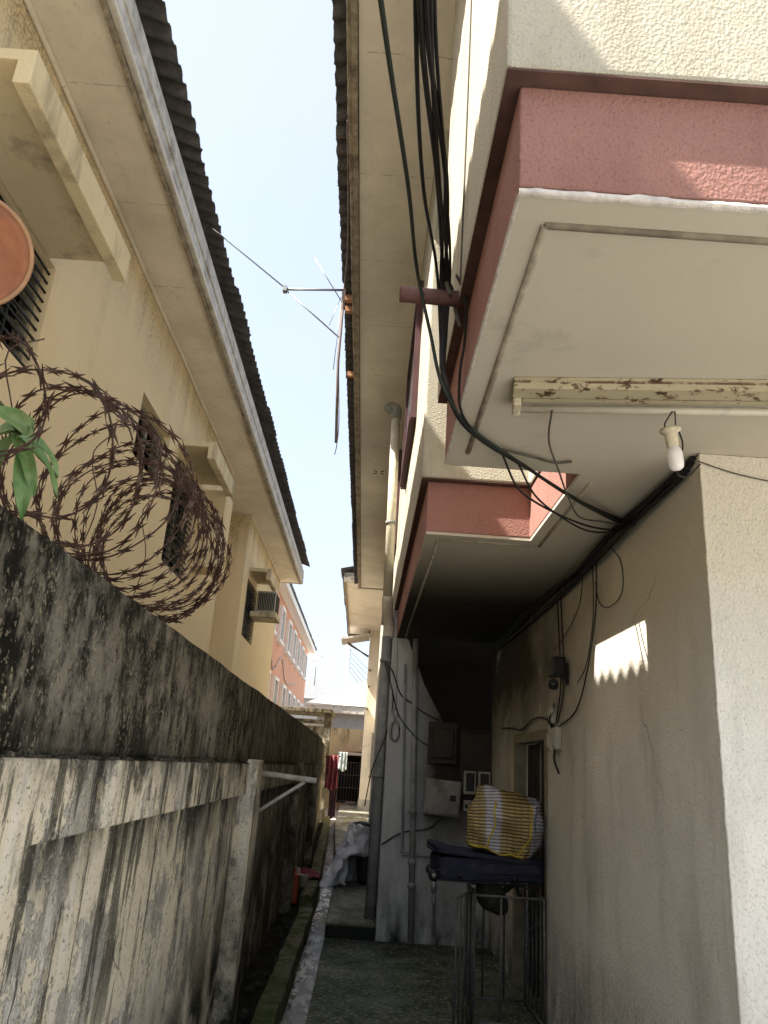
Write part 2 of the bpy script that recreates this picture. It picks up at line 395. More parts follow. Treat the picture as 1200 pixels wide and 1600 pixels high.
M['rust_sheet'] = m_plain('rusty_sheet', (.40, .17, .09), .8, .4, 8, dirt=(.18, .07, .04))
M['white_roof'] = m_plain('pale_metal_roof', (.66, .63, .56), .55, .08, 2, bump=.003)
M['grey_far'] = m_plain('grey_wall_far', (.30, .295, .285), .9, .15, 3)
M['slate'] = m_plain('grey_roof_far', (.17, .18, .19), .8, .2, 5)
M['ac'] = m_plain('aged_ac_casing', (.50, .46, .38), .55, .2, 14)
M['stain_wall'] = None
def mk_stainwall():
    t = NT('stained_yellow_wall', .9, .1)
    P = t.sep()
    s = t.noise(1, 7, .65, t.map((2.5, 2.5, .6)))
    col = t.mix(t.rng(t.noise(.8, 5, .6), .3, .7), (.66, .57, .38), (.55, .46, .30))
    col = t.mix(t.mul(t.rng(P[2], 2.2, 3.2), t.rng(s, .45, .6)), col, (.07, .06, .04))
    t.color(col); return t.m
M['stain_wall'] = mk_stainwall()
M['pale'] = m_stucco('pale_render', (.78, .73, .62), .002, 60, .1, (.3, .27, .2), .5)
def mk_woven():
    t = NT('woven_plastic_bag', .5, .4)
    o = t.obj(); s = t.sep(o)
    wob = t.mul(t.math('SUBTRACT', t.noise(3.5, 4, .5, o), .5), .045)
    zz = t.math('ADD', s[2], wob); xx = t.math('ADD', s[0], t.mul(wob, .8))
    f = t.math('FRACT', t.mul(zz, 44))
    brown = t.rng(f, .52, .56)
    g = t.math('FRACT', t.mul(xx, 3.1))
    band = t.rng(t.math('ABSOLUTE', t.math('SUBTRACT', g, .62)), .13, .20)
    yel = t.mix(band, (.56, .56, .60), (.44, .36, .12))
    drk = t.mix(band, (.22, .20, .25), (.09, .05, .035))
    col = t.mix(brown, yel, drk)
    g2 = t.math('FRACT', t.mul(xx, 8.4)); line = t.rng(t.math('ABSOLUTE', t.math('SUBTRACT', g2, .5)), .0, .035, 1, 0)
    col = t.mix(t.mul(line, t.math('SUBTRACT', 1.0, band)), col, (.03, .035, .14))
    g3 = t.math('FRACT', t.mul(xx, 21)); col = t.mix(t.mul(t.rng(t.math('ABSOLUTE', t.math('SUBTRACT', g3, .5)), .06, .12, 1, 0), t.mul(band, .55)), col, (.20, .085, .04))
    col = t.mix(t.mul(t.rng(t.noise(7, 5, .65, o), .5, .7), .45), col, (.14, .12, .08))
    t.color(col)
    w = t.noise(160, 2, .5, o); cr = t.noise(14, 5, .65, o)
    t.bump(t.math('ADD', t.mul(w, .15), cr), .018); return t.m
M['woven'] = mk_woven()
M['woven_edge'] = m_plain('yellow_piping', (.56, .43, .04), .5, .3, 50, bump=.004)

# ------------------------------------------------------------------ mesh helpers
WL = {}
def wloc(o): return WL.get(o.name, Vector((0, 0, 0))) if o else Vector((0, 0, 0))

def catmull(pts, n=8):
    pts = [Vector(p) for p in pts]
    if len(pts) < 3:
        return [pts[0].lerp(pts[-1], i/n) for i in range(n+1)]
    out = []
    for i in range(len(pts)-1):
        p0 = pts[i-1] if i else pts[i]*2-pts[i+1]
        p1, p2 = pts[i], pts[i+1]
        p3 = pts[i+2] if i+2 < len(pts) else pts[i+1]*2-pts[i]
        a = max(1e-4, (p1-p0).length)**.75; b = max(1e-4, (p2-p1).length)**.75; c = max(1e-4, (p3-p2).length)**.75
        m1 = ((p1-p0)/a-(p2-p0)/(a+b)+(p2-p1)/b)*b; m2 = ((p2-p1)/b-(p3-p1)/(b+c)+(p3-p2)/c)*b
        for k in range(n):
            t = k/n; t2 = t*t; t3 = t2*t
            out.append(p1*(2*t3-3*t2+1)+m1*(t3-2*t2+t)+p2*(3*t2-2*t3)+m2*(t3-t2))
    out.append(pts[-1]); return out

class MB:
    def __init__(s): s.v = []; s.f = []; s.sm = []
    def add(s, vs, fs, smooth=False):
        o = len(s.v); s.v += [Vector(v) for v in vs]; s.f += [tuple(i+o for i in f) for f in fs]; s.sm += [smooth]*len(fs); return s
    def box(s, x0, x1, y0, y1, z0, z1, mat=None):
        vs = [Vector(p) for p in ((x0, y0, z0), (x1, y0, z0), (x1, y1, z0), (x0, y1, z0), (x0, y0, z1), (x1, y0, z1), (x1, y1, z1), (x0, y1, z1))]
        if mat: vs = [mat @ v for v in vs]
        return s.add(vs, [(0, 3, 2, 1), (4, 5, 6, 7), (0, 1, 5, 4), (1, 2, 6, 5), (2, 3, 7, 6), (3, 0, 4, 7)])
    def prism(s, poly, a0, a1, axis='z'):
        # poly: list of 2D; axis z -> (x,y), axis y -> (x,z), axis x -> (y,z)
        def P(p, a):
            return Vector((p[0], p[1], a)) if axis == 'z' else Vector((p[0], a, p[1])) if axis == 'y' else Vector((a, p[0], p[1]))
        n = len(poly); vs = [P(p, a0) for p in poly]+[P(p, a1) for p in poly]
        fs = [tuple(range(n))[::-1], tuple(range(n, 2*n))]+[(i, (i+1) % n, n+(i+1) % n, n+i) for i in range(n)]
        return s.add(vs, fs)
    def tube(s, pts, r, n=8, smooth=True, cap=True):
        pts = [Vector(p) for p in pts]; rs = r if isinstance(r, (list, tuple)) else [r]*len(pts)
        vs = []; fs = []; up = None
        for i, p in enumerate(pts):
            d = (pts[min(i+1, len(pts)-1)]-pts[max(i-1, 0)]).normalized()
            if up is None:
                up = Vector((0, 0, 1)) if abs(d.z) < .9 else Vector((1, 0, 0))
            a = d.cross(up)
            if a.length < 1e-5: a = d.cross(Vector((.3, 1, .2)))
            a.normalize(); b = a.cross(d).normalized(); up = b
            for k in range(n):
                t = 2*math.pi*k/n; vs.append(p+(a*math.cos(t)+b*math.sin(t))*rs[i])
        for i in range(len(pts)-1):
            for k in range(n):
                fs.append((i*n+k, i*n+(k+1) % n, (i+1)*n+(k+1) % n, (i+1)*n+k))
        s.add(vs, fs, smooth)
        if cap:
            o = len(s.v)-len(vs)
            s.f += [tuple(o+k for k in range(n))[::-1], tuple(o+(len(pts)-1)*n+k for k in range(n))]; s.sm += [False, False]
        return s
    def lathe(s, prof, c, axis=(0, 0, 1), n=20, smooth=True):
        ax = Vector(axis).normalized(); a = ax.cross(Vector((0, 1, 0)) if abs(ax.y) < .9 else Vector((1, 0, 0))).normalized(); b = ax.cross(a)
        c = Vector(c); vs = []; fs = []
        for (r, h) in prof:
            for k in range(n):
                t = 2*math.pi*k/n; vs.append(c+ax*h+(a*math.cos(t)+b*math.sin(t))*r)
        for i in range(len(prof)-1):
            for k in range(n): fs.append((i*n+k, i*n+(k+1) % n, (i+1)*n+(k+1) % n, (i+1)*n+k))
        return s.add(vs, fs, smooth)
    def grid(s, fn, nu, nv, smooth=True):
        vs = [fn(i/nu, j/nv) for j in range(nv+1) for i in range(nu+1)]
        fs = [(j*(nu+1)+i, j*(nu+1)+i+1, (j+1)*(nu+1)+i+1, (j+1)*(nu+1)+i) for j in range(nv) for i in range(nu)]
        return s.add(vs, fs, smooth)
    def build(s, name, mat, parent=None, bevel=0, solid=0, fix=True):
        me = bpy.data.meshes.new(name); off = wloc(parent)
        me.from_pydata([v-off for v in s.v], [], s.f); me.polygons.foreach_set('use_smooth', s.sm)
        me.materials.append(mat)
        if fix:
            b = bmesh.new(); b.from_mesh(me); bmesh.ops.recalc_face_normals(b, faces=b.faces); b.to_mesh(me); b.free()
        me.update()
        o = bpy.data.objects.new(name, me); COL.objects.link(o)
        if parent: o.parent = parent
        WL[o.name] = off.copy()
        if solid:
            m = o.modifiers.new('solid', 'SOLIDIFY'); m.thickness = solid; m.offset = 0
        if bevel:
            m = o.modifiers.new('bevel', 'BEVEL'); m.width = bevel; m.segments = 2; m.limit_method = 'ANGLE'; m.angle_limit = R(40)
        return o
def tag(o, label=None, cat=None, group=None, kind=None):
    if label: o['label'] = label
    if cat: o['category'] = cat
    if group: o['group'] = group
    if kind: o['kind'] = kind
    return o
def thing(name, label, cat, loc, group=None):
    o = bpy.data.objects.new(name, None); COL.objects.link(o); o.location = loc; o.empty_display_size = .1
    WL[o.name] = Vector(loc); return tag(o, label, cat, group)
def mb(): return MB()
def wavy(x0, x1, y0, y1, z0, z1, amp=.004, step=.35, seed=0):
    m = MB(); n = max(2, int((y1-y0)/step)); vs = []
    for i in range(n+1):
        y = y0+(y1-y0)*i/n; a = amp*(mnoise.noise((y*.9, seed, 0))*1.6+mnoise.noise((y*3.1, seed, 4))*.7); b = amp*(mnoise.noise((y*.8, seed, 9))*1.6+mnoise.noise((y*3.7, seed, 2))*.7)
        vs += [(x0+b, y, z0+a), (x1+b, y, z0+a), (x1+b, y, z1+a), (x0+b, y, z1+a)]
    fs = [(3, 2, 1, 0), tuple(n*4+k for k in range(4))]
    for i in range(n):
        for p, q in ((0, 1), (1, 2), (2, 3), (3, 0)): fs.append((i*4+p, i*4+q, (i+1)*4+q, (i+1)*4+p))
    return m.add(vs, fs)
def jit(a): return random.uniform(-a, a)

# ================================================================== SETTING
tag(mb().box(-120, 120, -60, 200, -.6, -.12).build('ground', M['ground']), kind='structure')
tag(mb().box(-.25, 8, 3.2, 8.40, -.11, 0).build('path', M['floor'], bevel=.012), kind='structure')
tag(mb().box(-.25, 14, -14, 3.19, -.11, -.004).build('unseen_bounce_ground', M['unseen_bounce_ground'], bevel=.012), kind='structure')  # unseen ground behind the camera, made pale to bounce sunlight
# raised slab that carries the far path along the alley
slab = mb().prism([(-.25, 8.42), (.24, 8.42), (.24, 20), (2.5, 20.1), (2.5, 34.4), (-.75, 34.4), (-.62, 22), (-.27, 12)], -.10, .14)
tag(slab.build('raised_path', M['slab'], bevel=.02), kind='structure')
def poly_strip(xs, w0, w1, z0, z1, seg=1):
    m = MB(); n = len(xs)
    vs = []; fs = []
    for (x, y) in xs:
        vs += [(x+w0, y, z0), (x+w1, y, z0), (x+w1+jit(.008), y, z1+jit(.008)), (x+w0+jit(.008), y, z1+jit(.008))]
    for i in range(n-1):
        for a, b in ((0, 1), (1, 2), (2, 3), (3, 0)):
            fs.append((i*4+a, i*4+b, (i+1)*4+b, (i+1)*4+a))
    fs += [(3, 2, 1, 0), tuple((n-1)*4+k for k in range(4))]
    return m.add(vs, fs)
def kline(y0, y1, st):
    out = []; y = y0
    while y < y1+1e-6:
        x = 0 if y < 11 else -.30*(y-11)/11
        out.append((x+jit(.006), y)); y += st
    return out
tag(poly_strip(kline(-3, 9.4, .2), -.57, -.43, -.11, .10).build('kerb', M['kerb'], bevel=.012), kind='structure')
tag(poly_strip(kline(9.75, 24, .25), -.60, -.45, -.11, .17).build('kerb', M['kerb'], bevel=.012), kind='structure')
tag(poly_strip(kline(-3, 24, .3), -.425, -.255, -.115, -.05).build('gully', M['gully']), kind='structure')
def soil_fn(u, v):
    y = -3+27*v; x = -.85+.285*u - (0 if y < 11 else .3*(y-11)/11)
    return Vector((x, y, -.03+.06*mnoise.noise((x*9, y*4, 0))+.03*mnoise.noise((x*25, y*17, 2))))
tag(mb().grid(soil_fn, 8, 220).build('soil', M['soil']), kind='structure')

# ================================================================== BOUNDARY WALL
bw = thing('boundary_wall', 'old rendered boundary wall with black mould and peeling cream paint along the alley', 'wall', (-.8, 6, 0))
def seg_wall(y0, y1, x0a, x1a, z0, z1):
    return [(x0a, y0), (x1a, y0), (x1a, y1), (x0a, y1)]
up = mb()
up.v, up.f, up.sm = (lambda w: (w.v, w.f, w.sm))(wavy(-.93, -.775, -3, 14, 1.585, 2.07, .006, .07, 13))
up.box(-.92, -.781, -3, 14, 1.56, 1.6)
up.prism([(-.93, 14), (-.775, 14), (-1.10, 24.4), (-1.26, 24.4)], 1.575, 2.07)
up.build('upper_wall', M['wall_up'], bw, bevel=.012)
bm_ = mb().box(-.93, -.76, -3, 14, 1.375, 1.572)
bm_.prism([(-.93, 14), (-.76, 14), (-1.085, 24.4), (-1.26, 24.4)], 1.375, 1.572)
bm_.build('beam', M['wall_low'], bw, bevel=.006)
lp = mb().box(-.93, -.815, -3, 14, -.11, 1.373); lp.prism([(-.93, 14), (-.815, 14), (-1.14, 24.4), (-1.26, 24.4)], -.11, 1.373)
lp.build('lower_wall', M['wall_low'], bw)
for (y0, y1, xf) in ((1.45, 1.96, -.757), (5.48, 5.78, -.70), (9.6, 9.95, -.71), (13.4, 13.75, -.72)):
    z1 = 1.571 if y0 < 2 else 1.60
    mb().box(-.92, xf, y0, y1, -.11, z1).build('pilaster', M['wall_low'], bw, bevel=.01)
# ragged mortar lip along the ledge
lip = mb()
for i in range(520):
    y = .8+i*.021+jit(.006)
    lip.box(-.80, -.758+jit(.004), y, y+.02+jit(.008), 1.5725, 1.579+jit(.005))
lip.build('mortar_lip', M['wall_up'], bw)

# steel bracket on the wall
br = thing('pole_bracket', 'pale steel pole bracket with diagonal brace sticking out of the mouldy wall', 'bracket', (-.70, 6.1, 1.45))
mb().tube([(-.80, 6.1, 1.508), (-.33, 6.1, 1.478)], .021, 12).build('pole', M['pole_pale'], br)
mb().tube([(-.80, 6.1, 1.20), (-.42, 6.1, 1.462)], .013, 8).build('brace', M['pole_pale'], br)

# ================================================================== LEFT HOUSE
lh = thing('house', 'cream two storey neighbour house with wide eaves and window hoods behind the mouldy wall', 'house', (-3.5, 9, 0))
XW = -2.48
wl = mb()
def wall_with_holes(m, x, xb, y0, y1, z0, z1, holes):
    ys = sorted({y0, y1, *[h[0] for h in holes], *[h[1] for h in holes]})
    for a, b in zip(ys, ys[1:]):
        hs = sorted([(h[2], h[3]) for h in holes if h[0] <= a and h[1] >= b])
        z = z0
        for (h0, h1) in hs:
            if h0 > z: m.box(xb, x, a, b, z, h0)
            z = h1
        if z < z1: m.box(xb, x, a, b, z, z1)
win = [(3.1, 4.80, 4.02, 4.90), (7.07, 8.22, 4.40, 5.08), (8.62, 9.88, 3.72, 5.04), (14.72, 16.12, 3.85, 4.98)]
wall_with_holes(wl, XW, XW-.22, .8, 11.9, -.1, 6.12, win[:3])
wall_with_holes(wl, XW, XW-.22, 14.15, 19.7, -.1, 6.12, win[3:])
wl.box(-3.12, -2.92, 11.9, 14.15, -.1, 6.12)
wl.box(-2.92, XW-.222, 11.70, 11.9, -.1, 6.12); wl.box(-3.1, XW-.222, 14.15, 14.35, -.1, 6.12)
wl.box(-8, XW-.222, 19.5, 19.7, -.1, 6.12); wl.box(-8, XW-.222, -3, -2.8, -.1, 6.12); wl.box(-8, -7.8, -2.8, 19.5, -.1, 6.12)
wl.build('wall', M['cream'], lh)
mb().box(XW+.0, -1.90, .5, 19.85, 6.10, 6.13).box(-3.0, XW, 11.9, 14.15, 6.09, 6.128).build('soffit', M['soffit_left'], lh)
for (a, b) in ((.8, 11.88), (14.17, 19.7)): wavy(XW+.004, XW+.038, a, b, 6.052, 6.096, .004, .3, 11).build('cornice_bead', M['soffit_left'], lh, bevel=.012)
fs_ = mb()
fs_.prism([(-1.945, 6.085), (-1.905, 6.085), (-1.905, 6.25), (-1.89, 6.255), (-1.89, 6.42), (-1.945, 6.42)], 0.5, 19.85, 'y')
fs_.build('fascia', M['fascia'], lh, bevel=.004)
wavy(-1.985, -1.947, .5, 19.85, 6.060, 6.098, .005, .3, 7).build('fascia_batten', M['fascia_old'], lh, bevel=.004)
mb().box(-2.5, -1.89, 19.86, 19.89, 6.08, 6.40).build('barge_board', M['fascia'], lh)
def corr_roof(xe, ze, xr, zr, y0, y1, per=.168, amp=.026, sheet=1.01, seed=1, rag=.018):
    rnd = random.Random(seed); m = MB(); n = int((y1-y0)/per*8); nx = 3
    offs = [rnd.uniform(-rag, rag) for _ in range(60)]
    sgn = 1 if xr > xe else -1
    vs = []; fs = []
    for i in range(n+1):
        y = y0+(y1-y0)*i/n; k = int((y-y0)/sheet)
        h = amp*math.cos(2*math.pi*(y-y0)/per)
        for j in range(nx+1):
            t = j/nx; x = xe+(xr-xe)*t + (offs[k % 60]+rnd.uniform(-.004, .004) if j == 0 else 0); z = ze+(zr-ze)*t+h
            vs.append((x, y, z+(.006 if k % 2 else 0)))
    for i in range(n):
        for j in range(nx):
            a = i*(nx+1)+j; fs.append((a, a+1, a+nx+2, a+nx+1))
    m.add(vs, fs, True); return m
corr_roof(-1.765, 6.60, -5.2, 7.75, .35, 19.95, seed=3).build('roof', M['roof'], lh, solid=.009, fix=False)
mb().box(-2.3, -1.93, .5, 19.83, 6.425, 6.53).build('eave_shade_filler', M['shade_black'], lh)
# closing fascia gable rear slope so the house is a body
corr_roof(-8.8, 6.60, -5.2, 7.75, .35, 19.95, seed=5).build('rear_roof', M['roof'], lh, solid=.009, fix=False)
def hood(y0, y1, xo, zb):
    h = mb(); L = zb-.03
    h.prism([(XW+.002, zb+.06), (xo-.09, zb+.06), (xo-.09, L-.06), (xo, L-.06), (xo, zb+.13), (XW+.002, zb+.13)], y0, y1, 'y')
    o = h.build('window_hood', M['hood'], lh, bevel=.006); return o
hood(3.0, 4.66, -1.90, 4.83); hood(8.56, 9.93, -2.02, 5.08); hood(14.78, 15.95, -2.05, 5.07)
mb().box(XW+.002, -2.12, 10.0, 10.5, 4.0, 5.10).build('window_fin', M['cream'], lh, bevel=.006)
def louvre_window(y0, y1, z0, z1, grille, cols=2):
    f = mb(); x = XW-.12
    for a in (y0, y1-.045): f.box(x-.03, x+.03, a, a+.045, z0, z1)
    for a in (z0, z1-.05): f.box(x-.028, x+.028, y0+.045, y1-.045, a, a+.05)
    for k in range(1, cols):
        yy = y0+(y1-y0)*k/cols; f.box(x-.028, x+.028, yy-.025, yy+.025, z0+.05, z1-.05)
    w = f.build('window', M['frame'], lh)
    l = mb(); n = int((z1-z0-.1)/.10)
    for k in range(n):
        zc = z0+.06+.05+k*(z1-z0-.12)/n
        l.prism([(x+.035, zc-.055), (x+.04, zc-.05), (x-.035, zc+.05), (x-.04, zc+.045)], y0+.046, y1-.046, 'y')
    l.build('louvre_blades', M['louvre'], w)
    mb().box(x-.10, x-.085, y0, y1, z0, z1).build('dark_backing', M['dark'], w)
    if grille:
        g = mb()
        n = 4 if y0 < 4 else int((y1-y0)/.22)
        for k in range(1, n): g.box(XW-.045, XW-.03, y0+k*(y1-y0)/n-.006, y0+k*(y1-y0)/n+.006, z0, z1)
        nh = int((z1-z0)/.075)
        for k in range(nh): g.box(XW-.0445, XW-.0315, y0, y1, z0+.05+k*(z1-z0-.10)/(nh-1)-.007, z0+.05+k*(z1-z0-.10)/(nh-1)+.007)
        g.build('burglar_bars', M['grille'], w)
    return w
louvre_window(3.1, 4.80, 4.02, 4.90, True, 3)
louvre_window(7.07, 8.22, 4.40, 5.08, False, 2)
louvre_window(8.62, 9.88, 3.72, 5.04, True, 2)
louvre_window(14.72, 16.12, 3.85, 4.98, True, 2)

# air conditioner on its concrete shelf
ac = thing('air_conditioner', 'boxy window air conditioner on a concrete shelf under the far hood of the cream house', 'air conditioner', (-2.2, 15.8, 4.42))
mb().box(-2.38, -1.99, 15.5, 16.08, 4.46, 4.90).build('casing', M['ac'], ac, bevel=.015)
g = mb()
for k in range(10): g.box(-2.34+k*.034, -2.322+k*.034, 15.488, 15.499, 4.50, 4.86)
g.build('side_grille', M['grille'], ac)
g = mb()
for k in range(12): g.box(-1.989, -1.978, 15.53+k*.044, 15.553+k*.044, 4.50, 4.86)
g.build('rear_grille', M['grille'], ac)
mb().box(XW+.002, -1.94, 15.42, 16.12, 4.35, 4.455).build('shelf', M['hood'], ac, bevel=.006)

# satellite dish
ds = thing('satellite_dish', 'terracotta satellite dish at the left edge in front of the big louvre window', 'satellite dish', (-1.65, 2.5, 3.35))
ax = Vector((.45, -.83, -.33)).normalized()
prof = [(0.001, -.05), (.08, -.046), (.14, -.033), (.19, -.016), (.220, 0)]
mb().lathe(prof, (-1.69, 2.58, 3.44), ax, 48).build('reflector', M['dish'], ds, solid=.006)
mb().lathe([(.217, -.006), (.232, -.004), (.235, .004), (.226, .010), (.217, .005), (.217, -.006)], (-1.69, 2.58, 3.44), ax, 48).build('rim', M['dish_rim'], ds)
mb().tube([(-1.66, 2.63, 3.38), (-1.75, 2.8, 3.2), (-2.5, 2.8, 3.1)], .025, 10).build('mounting_arm', M['rust_pole'], ds)

# ================================================================== RAZOR WIRE
rz = thing('razor_wire', 'tangled rusty razor wire coil with sharp barbs on top of the mouldy wall', 'razor wire', (-.85, 2.4, 2.07))
def razor(pts, m, step=.052, r=.0026, size=1.0):
    m.tube(pts, r, 5)
    acc = 0; last = pts[0]
    for i in range(1, len(pts)):
        d = (pts[i]-last); acc += d.length
        if acc >= step:
            acc = jit(.01); t = d.normalized(); c = pts[i]
            a = t.cross(Vector((jit(1), jit(1), jit(1)))).normalized(); b = t.cross(a)
            s = size*(1+jit(.15)); L = .030*s; w = .013*s
            for (u, nrm) in ((a, b), (b, a)):
                if u is b: L *= .55; w *= .8
                th = nrm*.0012
                shape = [t*L+u*w, t*L*.33+u*w*.28, t*L*.33-u*w*.28, t*L-u*w, t*L*.02-u*w*.5, -t*L-u*w, -t*L*.33-u*w*.28, -t*L*.33+u*w*.28, -t*L+u*w, -t*L*.02+u*w*.5]
                n = len(shape); top = [c+p+th for p in shape]; bot = [c+p-th for p in shape]
                fs = [(0, 1, 9), (1, 2, 4), (1, 4, 9), (2, 3, 4), (4, 5, 6), (4, 6, 7), (4, 7, 9), (7, 8, 9)]
                m.add(top, fs); m.add(bot, [f[::-1] for f in fs])
                m.add(top+bot, [(k, (k+1) % n, n+(k+1) % n, n+k) for k in range(n)])
        last = pts[i]
def coil(ys, rad, cx, seed, tilt=.0):
    rnd = random.Random(seed); pts = []
    ph = [rnd.uniform(0, 6.28) for _ in range(6)]
    n = 54
    for k in range(len(ys)-1):
        for j in range(n):
            t = j/n; th = 2*math.pi*t+.4
            y = ys[k]+(ys[k+1]-ys[k])*t
            w = k+t
            q = max(0, min(1, (y-1.05)/1.35)); q = q*q*(3-2*q); base = .145+(rad-.145)*q; cz = 2.085+base+.005
            rr = base*(1+.05*math.sin(2.1*w+ph[0])+.035*math.sin(5.3*w+ph[1]))
            ox = .022*math.sin(1.7*w+ph[2]); oz = .02*math.sin(1.3*w+ph[3])
            x = cx+ox+rr*math.cos(th); z = cz+oz+rr*math.sin(th)
            y += tilt*math.sin(th)*rr + .025*math.sin(3*th+ph[4]+w)
            pts.append(Vector((x, y, max(z, 2.085))))
    return pts
m1 = mb()
ysA = [1.04, 1.22, 1.43, 1.66, 1.88, 2.07, 2.24, 2.39, 2.52, 2.63, 2.72, 2.80, 2.86, 2.91, 2.95]
razor(coil(ysA, .245, -.835, 4, -.30), m1)
razor(coil([1.80, 2.20, 2.48, 2.66, 2.79, 2.88], .238, -.85, 9, -.12), m1)
m1.build('barbed_coil', M['rust_wire'], rz)
for (x, y) in ((-.83, 1.52), (-.83, 2.05), (-.83, 2.6)):
    mb().tube(catmull([(x, y, 2.06), (x+.02+jit(.02), y+.01, 2.25), (x-.01, y+jit(.03), 2.42), (x+.03, y+.05, 2.52+jit(.05))], 5), .0018, 5).build('tie_wire', M['rust_wire'], rz)

# plant by the razor wire
pl = thing('plant', 'green leafy plant shoot poking through the razor wire at the left edge', 'plant', (-.80, 1.45, 2.05))
mb().tube(catmull([(-.86, 1.30, 2.05), (-.87, 1.36, 2.2), (-.81, 1.44, 2.27), (-.765, 1.505, 2.215)], 6), [.005]*18+[.003], 6).build('stem', M['stem'], pl)
lf = mb()
def leaf(base, direc, droop, L, w, nrm):
    base = Vector(base); d = Vector(direc).normalized(); n0 = Vector(nrm).normalized(); side = d.cross(n0).normalized(); n0 = side.cross(d)
    nu, nv = 4, 9; rows = []
    p = base.copy(); cur = d.copy()
    for j in range(nv+1):
        t = j/nv; ww = w*math.sin(math.pi*min(1, t*.93+.06))**.8*(1-.35*t)
        nn = side.cross(cur).normalized()
        rows.append([p+side*ww*(i/nu-.5)*2+nn*abs(i/nu-.5)*2*ww*.45+nn*.004*math.sin(9*t+i) for i in range(nu+1)])
        cur = (cur+Vector((0, 0, -1))*droop/nv).normalized(); p = p+cur*L/nv
    vs = [v for r in rows for v in r]
    lf.add(vs, [(j*(nu+1)+i, j*(nu+1)+i+1, (j+1)*(nu+1)+i+1, (j+1)*(nu+1)+i) for j in range(nv) for i in range(nu)], True)
tip = (-.765, 1.505, 2.215)
for d, dr, L, w in (((.5, .3, -.6), 1.0, .13, .019), ((.15, .2, -.8), .8, .15, .022), ((.8, .2, .15), 1.8, .12, .021), ((-.1, .1, .5), 1.6, .12, .026),
                    ((-.5, 0, .1), 1.4, .12, .026), ((.3, -.3, .2), 1.9, .11, .025), ((-.3, .1, -.4), .9, .12, .024), ((.45, .45, -.15), 1.3, .13, .022), ((-.2, -.2, .4), 1.6, .11, .024)):
    leaf(Vector(tip)+Vector((jit(.02), jit(.02), jit(.015))), d, dr, L*1.12, w*1.15, (.2, -.9, .6))
for d in ((.3, .1, .4), (-.2, .2, .3), (.1, -.2, .5)):
    leaf((-.87, 1.36, 2.27+jit(.02)), d, 1.5, .10, .02, (.2, -.9, .5))
for k in range(16):
    a = k*2.4; leaf(Vector((-.865, 1.34, 2.12+.012*k))+Vector((jit(.02), jit(.03), 0)), (math.cos(a), math.sin(a)*.6, .4+jit(.4)), 1.4+jit(.4), .075+jit(.02), .013+jit(.004), (.2, -.8, .6))
lf.build('foliage', M['leaf'], pl, fix=False)

# ================================================================== RIGHT HOUSE
rh = thing('house', 'yellow stucco apartment house with pink balcony bands and a covered ground passage', 'house', (2, 8, 0))
U = [(.25, 1.50), (7, 1.50), (7, 19.9), (.25, 19.9), (.25, 4.45), (.93, 4.45), (.93, 3.42), (.25, 3.42)]
mb().prism(U, 3.34, 6.12).build('upper_wall', M['yellow'], rh, bevel=.012)
B = [(.295, 1.55), (6.94, 1.55), (6.94, 8.7), (.295, 8.7), (.295, 4.50), (.942, 4.50), (.942, 3.37), (.295, 3.37)]
mb().prism(B, 3.005, 3.332).build('balcony_band', M['pink'], rh, bevel=.006)
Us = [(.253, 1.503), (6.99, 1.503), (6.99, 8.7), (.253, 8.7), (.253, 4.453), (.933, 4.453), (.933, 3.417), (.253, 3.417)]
mb().prism(Us, 3.3325, 3.3395).build('soffit_shade_strip', m_plain('shadowed_pink', (.11, .062, .052), .95, .4, 9), rh)  # pink darkened, the shadow under the overhang is painted in
# slab underside with drip groove
C = [(.298, 1.553), (6.9, 1.553), (6.9, 8.69), (.298, 8.69), (.298, 4.503), (.945, 4.503), (.945, 3.367), (.298, 3.367)]
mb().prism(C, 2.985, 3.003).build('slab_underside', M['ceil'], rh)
gr = mb()
gr.tube([(.385, 1.66, 2.985), (.385, 3.20, 2.985)], .012, 8).tube([(.385, 1.66, 2.985), (6.5, 1.66, 2.985)], .012, 8)
gr.tube([(.385, 4.60, 2.985), (.385, 8.4, 2.985)], .011, 8).tube([(.385, 4.60, 2.985), (1.0, 4.60, 2.985)], .011, 8).tube([(1.02, 3.45, 2.985), (1.02, 4.60, 2.985)], .011, 8)
gr.build('drip_groove', M['groove'], rh)
ed = mb()
def edge_x(u, v):
    x = .293+2.6*u; n1 = mnoise.noise((x*9, 0, 1))+.6*mnoise.noise((x*31, 3, 1)); n2 = mnoise.noise((x*14, 7, 2))
    prof = [(1.5465, 2.998+.006*n1), (1.5445, 2.992), (1.5445, 2.983), (1.551, 2.9815), (1.562+.006*n2, 2.983)]
    q = prof[int(round(v*4))]; return Vector((x, q[0], q[1]))
ed.grid(edge_x, 420, 4)
def edge_y(u, v):
    y = 1.555+1.8*u; n1 = mnoise.noise((y*11, 5, 1))+.6*mnoise.noise((y*33, 3, 4))
    prof = [(.2915, 2.991+.004*n1), (.2905, 2.988), (.2915, 2.982), (.301+.004*n1, 2.9825)]
    q = prof[int(round(v*3))]; return Vector((q[0], y, q[1]))
ed.grid(edge_y, 260, 3)
ed.build('chipped_edge', M['white_peel'], rh)
